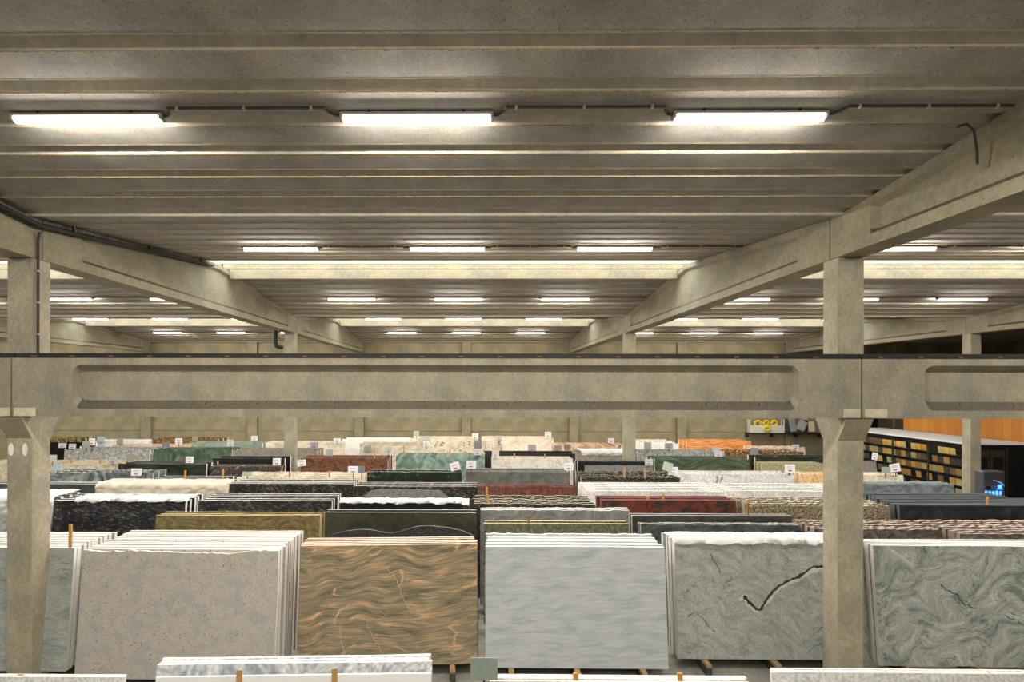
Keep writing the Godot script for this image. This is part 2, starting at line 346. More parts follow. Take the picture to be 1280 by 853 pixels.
# ---------------------------------------------------------------- slabs
func outline(w: float, h: float, style: String) -> PackedVector2Array:
	var p := PackedVector2Array()
	var hw := w / 2
	if style == "trim":
		return PackedVector2Array([Vector2(-hw, 0), Vector2(hw, 0), Vector2(hw, h - .3), Vector2(hw - .12, h - .16), Vector2(hw - .3, h), Vector2(-hw + .55, h + .03), Vector2(-hw + .3, h - .02), Vector2(-hw, h - .3)])
	var j := 0.004
	if style == "r": j = 0.009
	if style == "w": j = 0.012
	var n := 5 if style == "s" else 44
	p.append(Vector2(-hw, 0)); p.append(Vector2(hw, 0))
	for i in range(1, 10 if style == "r" else 3):
		var t := float(i) / (10 if style == "r" else 3)
		p.append(Vector2(hw + rng.randf_range(-j, j), h * t))
	for i in n + 1:
		var t := float(i) / n
		var y := h + rng.randf_range(-j, j)
		if style == "r": y += 0.007 * sin(t * 23.0 + w * 9.0) * sin(t * 7.0 + w * 31.0)
		if style == "w": y += -0.05 * pow(sin(t * 3.1), 2.0) * absf(sin(t * 5.0)) + 0.012 * sin(t * 19.0)
		if style == "hump": y += -0.02 + 0.05 * sin(t * 5.4 - 0.6) - 0.13 * exp(-pow((t - 0.56) / 0.13, 2)) - 0.12 * pow(absf(t * 2 - 1), 6)
		p.append(Vector2(hw - w * t, y))
	for i in range(1, 10 if style == "r" else 3):
		var t := 1.0 - float(i) / (10 if style == "r" else 3)
		p.append(Vector2(-hw + rng.randf_range(-j, j), h * t))
	return p

func slab_mesh(w: float, h: float, th: float, style: String, face: Material, edge: Material) -> ArrayMesh:
	var o := outline(w, h, style)
	var id := Geometry2D.triangulate_polygon(o)
	var st := begin()
	for side in [0, 1]:
		var z := 0.0 if side == 0 else -th
		for t in range(0, id.size(), 3):
			var a := o[id[t]]
			var b := o[id[t + 1]]
			var c := o[id[t + 2]]
			if ((b - a).cross(c - a) > 0) != (side == 0):
				var s := b
				b = c
				c = s
			for q in [a, c, b]:
				st.set_uv(Vector2(q.x / w + 0.5, 1.0 - q.y / h))
				st.add_vertex(Vector3(q.x, q.y, z))
	var r := done(st, face)
	st = begin()
	for i in o.size():
		var a := o[i]
		var b := o[(i + 1) % o.size()]
		quad(st, Vector3(a.x, a.y, -th), Vector3(b.x, b.y, -th), Vector3(b.x, b.y, 0), Vector3(a.x, a.y, 0))
	return done(st, edge, r)

const ORDINALS := ["first", "second", "third", "fourth", "fifth", "sixth", "seventh", "eighth", "ninth", "tenth", "eleventh", "twelfth", "thirteenth", "fourteenth", "fifteenth", "sixteenth", "seventeenth", "eighteenth", "nineteenth", "twentieth", "twenty-first", "twenty-second", "twenty-third", "twenty-fourth", "twenty-fifth", "twenty-sixth"]
const LEAN := 0.105
const RACK := 0.2

func stack(d: Dictionary) -> void:
	var h: float = (d.H - RACK) / cos(LEAN)
	var face: Material = M["stone_" + d.kind]
	var edge: Material = M["edge_" + d.kind]
	var dir := Basis(Vector3.UP, d.turn)
	for i in d.n:
		var back: float = 0.0 if d.n == 1 else d.depth * i / (d.n - 1)
		var wob := 0.0 if i == 0 else rng.randf_range(-0.022, 0.022)
		var hh := h + (0.0 if i == 0 else rng.randf_range(-0.009, 0.009))
		var ww: float = d.w + (0.0 if i == 0 else rng.randf_range(-0.05, 0.02))
		var style: String = d.style if i == 0 or d.style != "hump" else "s"
		if d.style == "w" and i > 0: style = "s"
		if d.style == "s" and d.kind == "lightgrey" and i == d.n - 1:
			style = "r"
			hh += 0.035
		var th := 0.03
		if d.n > 1: th = minf(0.09, d.depth / (d.n - 1) * 0.93)
		var o := put(slab_mesh(ww, hh, th, style, face, edge), "stone_slab", self)
		o.basis = dir * Basis(Vector3.RIGHT, -LEAN)
		o.position = Vector3(d.x, RACK, -(d.z - h * sin(LEAN))) + dir * Vector3(wob, 0, -back)
		if i == 0: tag(o, d.label, "slab")
		else: tag(o, "raw-edged slab stacked behind the " + d.short + " slab", "slab", "slabs behind the " + d.short + " slab")
	if d.rack: rack(d, h, dir)

func rack(d: Dictionary, h: float, dir: Basis) -> void:
	var zb: float = d.z - h * sin(LEAN)
	var len: float = d.depth + 0.36 + d.fore
	var r := base("slab_rack", Vector3(d.x, 0, -zb), "steel and timber rack under the " + d.short + " slabs", "rack")
	r.basis = dir
	for k in [-0.36, 0.0, 0.36]:
		var cz: float = -len / 2 + 0.2 + d.fore
		put(box(Vector3(0.1, 0.14, len), M.steel_green, 0.012), "base_beam", r, Vector3(k * d.w, 0.07, cz))
		put(box(Vector3(0.09, 0.055, len), M.wood, 0.008), "timber_strip", r, Vector3(k * d.w, 0.1675, cz))
	if d.depth > 0.1 and d.post:
		for k in [-0.36, 0.36]:
			var st := begin()
			add_box(st, Vector3(0, 0.72, 0), Vector3(0.07, 1.45, 0.05), 0.008, Basis(Vector3.RIGHT, -LEAN))
			put(done(st, M.steel_green), "post", r, Vector3(k * d.w, 0.14, -d.depth - 0.085))
		var bar := put(box(Vector3(0.72 * d.w, 0.06, 0.04), M.steel_green, 0.008), "cross_bar", r, Vector3(0, 1.2, -d.depth - 0.085 - 1.06 * sin(LEAN)))

# a sheet of wrapping film laid over the top of a stack and hanging down its front
func film(d: Dictionary, xa: float, xb: float, hang: float, label: String, rear := 1.0, m: Material = null) -> void:
	var n := noise(int(d.x * 31.0) + 5, 3)
	var st := SurfaceTool.new()
	st.begin(Mesh.PRIMITIVE_TRIANGLES)
	var nu := int((xb - xa) / 0.05) + 4
	var path := []
	var len_top: float = d.depth * rear + 0.03
	var nt := int(len_top / 0.05) + 3
	for i in nt: path.append([Vector2(-len_top + len_top * i / (nt - 1), 0.03), Vector2(0, 1)])
	var nh := int(hang / 0.05) + 2
	for i in nh: path.append([Vector2(0.02 + hang * sin(LEAN) * (i + 1) / nh, 0.02 - hang * (i + 1) / nh), Vector2(1, 0)])
	for j in path.size():
		for i in nu + 1:
			var x := xa + (xb - xa) * i / nu
			var q: Vector2 = path[j][0]
			var nn: Vector2 = path[j][1]
			var a := n.get_noise_2d(x * 2.2 + j * 0.25, j * 0.5 - x * 0.7) * 0.5 + 0.5
			var crease := absf(n.get_noise_2d(x * 1.1 + q.y * 3.5, 40.0 + q.y * 2.0 - x * 0.4))
			q += nn * (0.012 + a * 0.05 + (0.06 * maxf(0.0, 0.22 - crease) / 0.22 if j >= nt - 1 else 0.0))
			if j == path.size() - 1: q.y += n.get_noise_1d(x * 3.0) * 0.06
			st.set_uv(Vector2(x, j * 0.05))
			st.add_vertex(Vector3(x - d.x, q.y, q.x))
	for j in path.size() - 1:
		for i in nu:
			var a := j * (nu + 1) + i
			for k in [a, a + nu + 1, a + 1, a + 1, a + nu + 1, a + nu + 2]: st.add_index(k)
	st.generate_normals()
	var o := put(st.commit(), "plastic_film", self, Vector3(d.x, d.H, -d.z), m if m else M.film)
	o.basis = Basis(Vector3.UP, d.turn)
	tag(o, label, "plastic film")

# ---------------------------------------------------------------- building
func build_roof() -> void:
	var roof := base("ceiling", Vector3.ZERO)
	tag(roof, "", "", "", "structure")
	var holes := [[1.99, 3.25], [15.1, 16.35], [28.21, 29.45]]
	# thick deck over the planks, open at the skylights
	var stops := [-4.2, 1.99, 3.25, FIRST, 15.1, 16.35, FIRST + SPAN, 28.21, 29.45, 35.8]
	for i in stops.size() - 1:
		var a: float = stops[i]
		var b: float = stops[i + 1]
		if b - a < 1.4 and absf(b - a - 1.25) < 0.06: continue
		var st := begin()
		var ya := soffit(a) + 0.205
		var yb := soffit(b) + 0.205
		var p := []
		for q in [[-33.6, a, ya], [32.2, a, ya], [32.2, b, yb], [-33.6, b, yb]]:
			p.append(Vector3(q[0], q[2], -q[1]))
		var up := Vector3(0, 0.06, 0)
		quad(st, p[0] + up, p[1] + up, p[2] + up, p[3] + up)
		quad(st, p[3], p[2], p[1], p[0])
		for k in 4: quad(st, p[k], p[(k + 1) % 4], p[(k + 1) % 4] + up, p[k] + up)
		put(done(st, M.ceiling), "roof_deck", roof)
	# ribbed planks, one mesh shared
	var L := BAY - 0.04
	var prof := [Vector2(-0.31, 0.11), Vector2(-0.26, 0.11), Vector2(-0.2, 0.006), Vector2(-0.194, 0.0), Vector2(0.194, 0.0), Vector2(0.2, 0.006), Vector2(0.26, 0.11), Vector2(0.31, 0.11), Vector2(0.31, 0.2), Vector2(-0.31, 0.2)]
	var st := begin()
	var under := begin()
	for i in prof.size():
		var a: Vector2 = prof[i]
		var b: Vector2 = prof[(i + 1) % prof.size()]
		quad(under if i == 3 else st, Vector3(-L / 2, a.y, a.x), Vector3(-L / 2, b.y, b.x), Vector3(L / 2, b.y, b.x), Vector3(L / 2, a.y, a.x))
	for e in [-1, 1]:
		var x: float = e * L / 2
		for t in [[9, 0, 1], [9, 1, 2], [9, 2, 3], [9, 3, 4], [9, 4, 8], [4, 5, 8], [5, 6, 8], [6, 7, 8]]:
			var v := []
			for k in t: v.append(Vector3(x, prof[k].y, prof[k].x))
			if e > 0: tri(st, v[0], v[2], v[1])
			else: tri(st, v[0], v[1], v[2])
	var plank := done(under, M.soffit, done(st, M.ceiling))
	st = begin()       # stained arris along the rib
	for s in [-1, 1]: add_box(st, Vector3(0, 0.004, s * 0.196), Vector3(L, 0.012, 0.012))
	plank = done(st, M.rust, plank)
	for k in range(-21, 43):
		if k in [-11, -10, 10, 11, 31, 32]: continue
		var z := 9.174 + PLANK * k
		if z > 35.6: continue
		var rising := fposmod(z - FIRST, SPAN) < SPAN / 2
		for b in 5:       # bays from far left to far right, as far as the picture can see them
			if k < [8, -9, -21, -9, 5][b]: continue
			var o := put(plank, "roof_plank", roof, Vector3(LINES[0] - BAY / 2 + BAY * b, soffit(z), -z))
			o.rotation.x = atan(0.1) * (1.0 if rising else -1.0)
	# skylight kerbs and corrugated sheets
	for hole in holes:
		for b in 4:
			var x0: float = LINES[0] - BAY + BAY * b
			if hole[0] < 5 and b != 2: continue
			var kst := begin()
			add_box(kst, Vector3(0, 8.19, -(hole[1] + 0.06)), Vector3(BAY - 0.04, 0.24, 0.1))
			add_box(kst, Vector3(0, 8.055, -(hole[1] + 0.08)), Vector3(BAY - 0.04, 0.03, 0.1))
			add_box(kst, Vector3(0, 7.915, -(hole[1] + 0.06)), Vector3(BAY - 0.46, 0.25, 0.14))
			add_box(kst, Vector3(0, 8.2, -(hole[0] - 0.07)), Vector3(BAY - 0.04, 0.22, 0.1))
			put(done(kst, M.kerb), "skylight_kerb", roof, Vector3(x0 + BAY / 2, 0, 0))
			var s := begin()
			var n := int(BAY / 0.03125)
			for i in n:
				var xa := x0 + BAY * i / n
				var xb := x0 + BAY * (i + 1) / n
				var ya := 8.345 + 0.028 * clampf(cos(xa * TAU / 0.25) * 1.6, -1, 1)
				var yb := 8.345 + 0.028 * clampf(cos(xb * TAU / 0.25) * 1.6, -1, 1)
				quad(s, Vector3(xa, ya, -(hole[0] - 0.16)), Vector3(xb, yb, -(hole[0] - 0.16)), Vector3(xb, yb, -(hole[1] + 0.16)), Vector3(xa, ya, -(hole[1] + 0.16)))
			put(done(s, M.sheet), "skylight_sheet", roof)
	# blank decks over the skylight slot beyond the bays that show one
	var cap := begin()
	for hole in holes:
		var xr0: float = LINES[3] if hole[0] > 5 else LINES[2]
		add_box(cap, Vector3((xr0 + 32.2) / 2, 8.3, -(hole[0] + hole[1]) / 2), Vector3(32.2 - xr0, 0.06, 1.5))
		if hole[0] < 5: add_box(cap, Vector3((LINES[1] - 33.6) / 2, 8.3, -(hole[0] + hole[1]) / 2), Vector3(33.6 + LINES[1], 0.06, 1.5))
	put(done(cap, M.ceiling), "roof_deck", roof)

func beam_loop(z: float, ybot: float, ytop: float, web: float) -> Array:
	var w := 0.21
	var f := ybot + 0.16
	var t := ytop - 0.12
	var l := []
	for q in [[-w, ybot], [w, ybot], [w, f], [web, f + 0.07], [web, t - 0.06], [w, t], [w, ytop], [-w, ytop], [-w, t], [-web, t - 0.06], [-web, f + 0.07], [-w, f]]:
		l.append(Vector3(q[0], q[1], z))
	return l

func build_frame() -> void:
	var col_word := ["second from the left in its line", "left", "right", "far right"]
	# roof beams: double pitched, solid at the ends, recessed web between
	for s in [-1, 0, 1]:
		for i in 4:
			if s == -1 and (i == 0 or i == 3): continue
			var z0: float = FIRST + 0.2 + SPAN * s
			var st := begin()
			var loops := []
			for q in [[0.012, 0.21], [0.95, 0.21], [1.03, 0.13], [6.45, 0.13], [12.07, 0.13], [12.15, 0.21], [13.088, 0.21]]:
				var zz: float = z0 + q[0]
				loops.append(beam_loop(-zz, 6.8, soffit(zz) - 0.005, q[1]))
			loops.reverse()
			var ledge := begin()  # sloped top of the lower flange, in the darker concrete
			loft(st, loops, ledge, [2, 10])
			var o := put(done(ledge, M.dark_ledge, done(st, M.beam)), "roof_beam", self, Vector3(LINES[i], 0, 0))
			var where: String = ["over the camera side", "between first and second column lines", "reaching the back wall"][s + 1]
			tag(o, "double-pitched concrete roof beam on the %s line %s" % [["leftmost", "left", "right", "rightmost"][i], where], "beam")
	# columns
	for s in [0, 1]:
		for i in 4:
			var z: float = FIRST + SPAN * s + 0.2
			if s == 0 and (i == 0 or i == 3): continue
			var c := base("concrete_column", Vector3(LINES[i], 0, -z), "square concrete column, %s of the %s line" % [["leftmost", "left", "right", "rightmost"][i], ["big foreground", "distant second"][s]], "column")
			put(box(Vector3(0.4, 6.8, 0.4), M.column, 0.012, Vector3(0, 3.4, 0)), "shaft", c)
			var st := begin()
			var lp := []
			for q in [[-0.205, -0.205, 3.96], [-0.205, -0.42, 4.3], [-0.205, 0.42, 4.3], [-0.205, 0.205, 3.96]]: lp.append(q)
			var A := []
			var B := []
			for q in lp:
				A.append(Vector3(-0.203, q[2], q[1]))
				B.append(Vector3(0.203, q[2], q[1]))
			for k in 4: quad(st, A[k], A[(k + 1) % 4], B[(k + 1) % 4], B[k])
			quad(st, A[3], A[2], A[1], A[0]); quad(st, B[0], B[1], B[2], B[3])
			put(done(st, M.column), "corbel", c)
			put(box(Vector3(0.3, 0.02, 0.3), M.rubber, 0.0), "bearing_pad", c, Vector3(0, 6.79, 0))
			if s == 0 and i == 1:
				for k in [-0.13, 0.09]:
					var dab := begin()
					for a in 12:
						var t0 := TAU * a / 12
						var t1 := TAU * (a + 1) / 12
						tri(dab, Vector3(0, 0, 0.005), Vector3(cos(t0) * 0.045, sin(t0) * 0.1, 0.001), Vector3(cos(t1) * 0.045, sin(t1) * 0.1, 0.001))
					put(done(dab, M.whitepaint), "paint_dab", c, Vector3(k, 3.78, 0.2))
	# crane beams along the first column line with a long round-cornered recess
	for i in 3:
		var xa: float = LINES[i] + 0.035
		var xb: float = LINES[i + 1] + 0.035
		crane_beam(xa + 0.012, xb - 0.012, i)

func crane_beam(xa: float, xb: float, i: int) -> void:
	var o := base("crane_beam", Vector3((xa + xb) / 2, 4.31, -9.1), "concrete crane beam with long rounded recess, %s" % ["left of the left foreground column", "spanning between the foreground columns", "right of the right foreground column"][i], "beam")
	var hw := (xb - xa) / 2
	var H := 0.9
	var th := 0.2
	var loop_of := func(x: float, y0: float, y1: float, r: float, z: float) -> Array:
		var l := []
		for c in [[x - r, y0 + r, -PI / 2], [x - r, y1 - r, 0.0], [-x + r, y1 - r, PI / 2], [-x + r, y0 + r, PI]]:
			for k in 9:
				var a: float = c[2] + PI / 2 * k / 8
				l.append(Vector3(c[0] + cos(a) * r, c[1] + sin(a) * r, z))
		return l
	var rim: Array = loop_of.call(hw - 0.93, 0.12, 0.8, 0.15, th)
	var inner: Array = loop_of.call(hw - 0.955, 0.25, 0.74, 0.13, th - 0.11)
	var cor := [Vector3(hw, 0, th), Vector3(hw, H, th), Vector3(-hw, H, th), Vector3(-hw, 0, th)]
	var st := begin()
	for c in 4:
		for k in 8: tri(st, cor[c], rim[c * 9 + k + 1], rim[c * 9 + k])
		var nx := (c + 1) % 4
		quad(st, cor[c], cor[nx], rim[nx * 9], rim[c * 9 + 8])
	var n := rim.size()
	var dark_ledge := begin()  # lower bevel of the recess, in the darker concrete
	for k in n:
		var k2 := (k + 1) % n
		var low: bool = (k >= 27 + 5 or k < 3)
		quad(dark_ledge if low else st, inner[k], rim[k], rim[k2], inner[k2])
	for k in range(1, n - 1): tri(st, inner[0], inner[k], inner[k + 1])
	quad(st, Vector3(-hw, 0, 0), Vector3(hw, 0, 0), Vector3(hw, 0, th), Vector3(-hw, 0, th))
	quad(st, Vector3(-hw, H, th), Vector3(hw, H, th), Vector3(hw, H, 0), Vector3(-hw, H, 0))
	quad(st, Vector3(hw, 0, 0), Vector3(-hw, 0, 0), Vector3(-hw, H, 0), Vector3(hw, H, 0))
	quad(st, Vector3(hw, 0, th), Vector3(hw, 0, 0), Vector3(hw, H, 0), Vector3(hw, H, th))
	quad(st, Vector3(-hw, 0, 0), Vector3(-hw, 0, th), Vector3(-hw, H, th), Vector3(-hw, H, 0))
	var me := done(st, M.beam_front)
	put(done(dark_ledge, M.dark_ledge, me), "body", o)
	put(box(Vector3(hw * 2, 0.02, 0.16), M.dark_steel), "rail_plate", o, Vector3(0, H + 0.01, th / 2))
	put(box(Vector3(hw * 2, 0.06, 0.07), M.dark_steel, 0.006), "crane_rail", o, Vector3(0, H + 0.05, th / 2))
	var clips := begin()
	for k in int(hw * 2 / 0.6): add_box(clips, Vector3(-hw + 0.3 + k * 0.6, H + 0.03, th / 2 + 0.05), Vector3(0.07, 0.025, 0.04))
	put(done(clips, M.rusty), "rail_clips", o)
	# pale mortar patches at the bearing
	var patches := [[hw - 0.14, 0.26]] if i < 2 else []
	if i > 0: patches.append([-hw + 0.2, 0.34])
	for q in patches:
		put(box(Vector3(q[1], 0.13, 0.012), M.mortar, 0.004), "mortar_patch", o, Vector3(q[0], 0.07, th + 0.003))

func build_walls() -> void:
	var fl := put(box(Vector3(66, 0.2, 40.4), M.floor), "floor", self, Vector3(-0.7, -0.1, -15.8))
	tag(fl, "", "", "", "structure")
	var wb := base("wall_back", Vector3(0, 0, -35.5))
	tag(wb, "", "", "", "structure")
	put(box(Vector3(66, 8.2, 0.2), M.wall), "wall_core", wb, Vector3(-0.7, 4.1, -0.2))
	for k in range(-5, 6):
		var x := -0.72 + 6.49 * k
		put(box(Vector3(0.56, 7.4, 0.24), M.wall, 0.015, Vector3(0, 3.7, 0)), "pilaster", wb, Vector3(x, 0, 0.14))
		if k == 5: continue
		for r in 4:
			var y: float = [0.0, 2.0, 4.45, 6.4][r]
			var hh: float = [1.985, 2.435, 1.935, 1.2][r]
			put(box(Vector3(5.93, hh, 0.1), M.wall, 0.012), "wall_panel", wb, Vector3(x + 3.245, y + hh / 2, -0.02))
	for s in [["wall_left", Vector3(0.3, 8.4, 40.4), Vector3(-33.6, 4.2, -15.8)], ["wall_right", Vector3(0.3, 8.4, 40.4), Vector3(32.2, 4.2, -15.8)], ["wall_front", Vector3(66, 8.4, 0.3), Vector3(-0.7, 4.2, 4.3)]]:
		var w := put(box(s[1], M.wall), s[0], self, s[2])
		tag(w, "", "", "", "structure")

# ---------------------------------------------------------------- lamps
func build_lamps() -> void:
	var zs := [-0.9, 6.22, 12.35, 19.3, 25.7, 32.1]
	var row_word := ["behind the camera", "nearest", "second", "third", "fourth", "farthest"]
	var body := begin()
	var pr := [Vector2(-0.05, 0.05), Vector2(-0.062, 0.02), Vector2(0.062, 0.02), Vector2(0.05, 0.05)]
	add_box(body, Vector3(0, 0.035, 0), Vector3(1.6, 0.035, 0.124), 0.01)
	var body_mesh := done(body, M.lamp_body)
	var diff := begin()
	var loops := []
	for x in [-0.785, -0.775, 0.775, 0.785]:
		var sh := 0.75 if absf(x) > 0.78 else 1.0
		var l := []
		for k in 9:
			var a := PI + PI * k / 8
			l.append(Vector3(x, 0.02 + sin(a) * 0.065 * sh, cos(a) * 0.056 * sh))
		loops.append(l)
	for j in 3:
		for k in 8: quad(diff, loops[j][k], loops[j][k + 1], loops[j + 1][k + 1], loops[j + 1][k])
	for e in [0, 3]:
		for k in range(1, 8): tri(diff, loops[e][0], loops[e][k], loops[e][k + 1])
	var diff_mesh := done(diff, M.lamp_glow)
	var cap_mesh := box(Vector3(0.03, 0.07, 0.11), M.lamp_body, 0.008)
	var clip_mesh := box(Vector3(0.03, 0.03, 0.135), M.dark_steel, 0.004)
	for r in 6:
		for b in 4:
			var cx: float = -0.66 + BAY * (b - 2)
			for k in [-1, 0, 1]:
				if r == 0 and b != 2: continue
				if r == 1 and b == 0: continue
				if b == 0 and r < 4: continue
				var p := Vector3(cx + 3.53 * k, soffit(zs[r]) - 0.06, -zs[r])
				var where: String = "in the %s row, %s in the %s bay" % [row_word[r], ["left", "middle", "right"][k + 1], ["far left", "left", "middle", "right"][b]]
				var o := base("ceiling_lamp", p, "lit white tube lamp " + where, "lamp", "tube lamps under the roof planks")
				put(body_mesh, "housing", o)
				put(diff_mesh, "diffuser", o)
				for e in [-1, 1]:
					put(cap_mesh, "end_cap", o, Vector3(0.8 * e, 0.02, 0))
					put(clip_mesh, "mounting_clip", o, Vector3(0.5 * e, 0.055, 0))
				for e in [-1, 1]:       # the round diffuser shines down to both sides
					var a := AreaLight3D.new()
					a.name = "lamp_light"
					o.add_child(a, true)
					a.area_size = Vector2(1.55, 0.07)
					a.position = Vector3(0, -0.035, 0.05 * e)
					a.rotation.x = -PI / 2 - 0.55 * e
					a.light_color = LAMP_COLOR
					a.light_energy = LAMP_ENERGY
					a.area_range = 60.0
					a.area_attenuation = 2.0
					a.shadow_enabled = true
				if r == 0: continue
				# cable duct to the next lamp, clipped to the rib in front
				var last: bool = (k == 1)
				var x0 := 0.82
				var x1 := 3.53 - 0.82
				var zn := 0.17
				var yu := 0.03 if r % 2 == 1 else 0.008
				var path := [Vector3(x0, 0.03, 0), Vector3(x0 + 0.05, 0.035, 0.01), Vector3(x0 + 0.09, yu, 0.08), Vector3(x0 + 0.13, yu + 0.005, zn), Vector3(x0 + 0.18, yu + 0.006, zn)]
				if last:
					path.append(Vector3(2.62, yu + 0.006, zn))
				else:
					path += [Vector3(x1 - 0.18, yu + 0.006, zn), Vector3(x1 - 0.13, yu + 0.005, zn), Vector3(x1 - 0.09, yu, 0.08), Vector3(x1 - 0.05, 0.035, 0.01), Vector3(x1, 0.03, 0)]
				var st := begin()
				add_tube(st, path, 0.016, 6)
				var c := put(done(st, M.cable), "cable_conduit", self, p)
				tag(c, "dark conduit right of lamp " + where, "conduit", "conduits between the tube lamps")
				if r < 3:
					for e in 3:
						var xx := lerpf(1.05, 2.45, e / 2.0)
						put(box(Vector3(0.03, 0.04, 0.045), M.lamp_body, 0.006), "pipe_clip", c, Vector3(xx, yu + 0.002, zn))

# ---------------------------------------------------------------- services on the beams
func build_services() -> void:
	# cable tray on the left roof beam
	var st := begin()
	var X: float = LINES[1] + 0.3
	var za := 4.6
	while za < 15.0:
		var zb := za + 0.1
		var ya := soffit(za) - 0.16
		for x in [X - 0.075, X + 0.075]:
			for dy in [0.0, 0.05, 0.1]:
				add_tube(st, [Vector3(x, ya + dy, -za), Vector3(x, soffit(zb) - 0.16 + dy, -zb)], 0.006, 4)
		add_tube(st, [Vector3(X - 0.075, ya + 0.1, -za), Vector3(X - 0.075, ya, -za), Vector3(X + 0.075, ya, -za), Vector3(X + 0.075, ya + 0.1, -za)], 0.005, 4)
		za = zb
	for k in 5:
		var path := []
		for j in 22:
			var z := 4.6 + 0.5 * j
			path.append(Vector3(X - 0.05 + 0.025 * k + 0.01 * sin(j * 1.3 + k), soffit(z) - 0.125 + 0.012 * (k % 2), -z))
		add_tube(st, path, 0.017, 5)
	var o := put(done(st, M.cable), "cable_tray", self)
	tag(o, "dark wire cable tray full of cables along the left roof beam", "cable tray")
	for z in [9.9, 12.2, 14.5]:
		put(box(Vector3(0.04, 0.16, 0.04), M.dark_steel), "hanger", o, Vector3(X, soffit(z) - 0.08, -z))
	# pipe down the left foreground column
	st = begin()
	var px: float = LINES[1] + 0.235
	add_tube(st, [Vector3(px + 0.03, 7.22, -9.18), Vector3(px, 7.1, -9.18), Vector3(px, 5.3, -9.18)], 0.02, 8)
	o = put(done(st, M.cable), "downpipe", self)
	tag(o, "thin black pipe running down the left foreground column", "pipe")
	for y in [6.6, 6.1, 5.6]: put(box(Vector3(0.05, 0.03, 0.05), M.lamp_body, 0.004), "pipe_clip", o, Vector3(px - 0.005, y, -9.18))
	# drain elbow by the distant left column
	st = begin()
	add_tube(st, [Vector3(-7.7, 6.95, -22.1), Vector3(-7.7, 6.4, -22.1), Vector3(-7.68, 6.3, -22.1), Vector3(-7.6, 6.24, -22.1), Vector3(-7.43, 6.22, -22.1)], 0.075, 10)
	o = put(done(st, M.rubber), "drain_pipe", self)
	tag(o, "short black drain pipe elbow beside distant left column", "pipe")
	# loop of cable on the right roof beam
	st = begin()
	add_tube(st, [Vector3(5.2, 7.62, -6.4), Vector3(5.32, 7.66, -6.42), Vector3(5.42, 7.6, -6.45), Vector3(5.47, 7.4, -6.47), Vector3(5.5, 7.25, -6.5)], 0.014, 6)
	o = put(done(st, M.cable), "cable_loop", self)
	tag(o, "dark cable bending down beside the right roof beam", "cable")

# ---------------------------------------------------------------- cards on the slabs
func card(q: Array) -> void:      # x, y, z, w, h, tilt, white?, colour, label
	var sign_: bool = q[6]
	var o := base("price_card" if sign_ else "sample_tile", Vector3(q[0], q[1], -q[2]), q[8], "price card" if sign_ else "sample tile", "cards on the slab stacks" if sign_ else "sample tiles on the slab stacks")
	o.rotation.z = q[5]
	var c := put(box(Vector3(q[3], q[4], 0.012), mat(q[7], 0.5), 0.003), "card" if sign_ else "tile", o, Vector3(0, q[4] / 2, 0))
	c.rotation.x = -0.1
	if sign_:
		put(box(Vector3(q[3] * 0.36, q[4] * 0.13, 0.002), M.magenta), "logo_mark", c, Vector3(-q[3] * 0.02, -q[4] * 0.26, 0.0075))
		for k in 2: put(box(Vector3(q[3] * 0.5, q[4] * 0.035, 0.002), M.ink), "text_line", c, Vector3(-q[3] * 0.05, q[4] * (0.22 - 0.13 * k), 0.0075))
	var drop: float = maxf(0.1, q[1] - q[9] + 0.06)
	put(box(Vector3(0.02, drop, 0.014), M.dark_steel), "clip", o, Vector3(0, -drop / 2 + 0.03, -0.012))

func stake(p: Vector3, h: float, label: String) -> void:
	var st := begin()
	add_box(st, Vector3(0, h / 2, 0), Vector3(0.05, h, 0.035), 0.006)
	var o := put(done(st, M.wood_orange), "wooden_stake", self, p)
	o.rotation.z = sin(p.x * 7.0) * 0.05
	tag(o, label, "stake", "wooden stakes between the slabs")

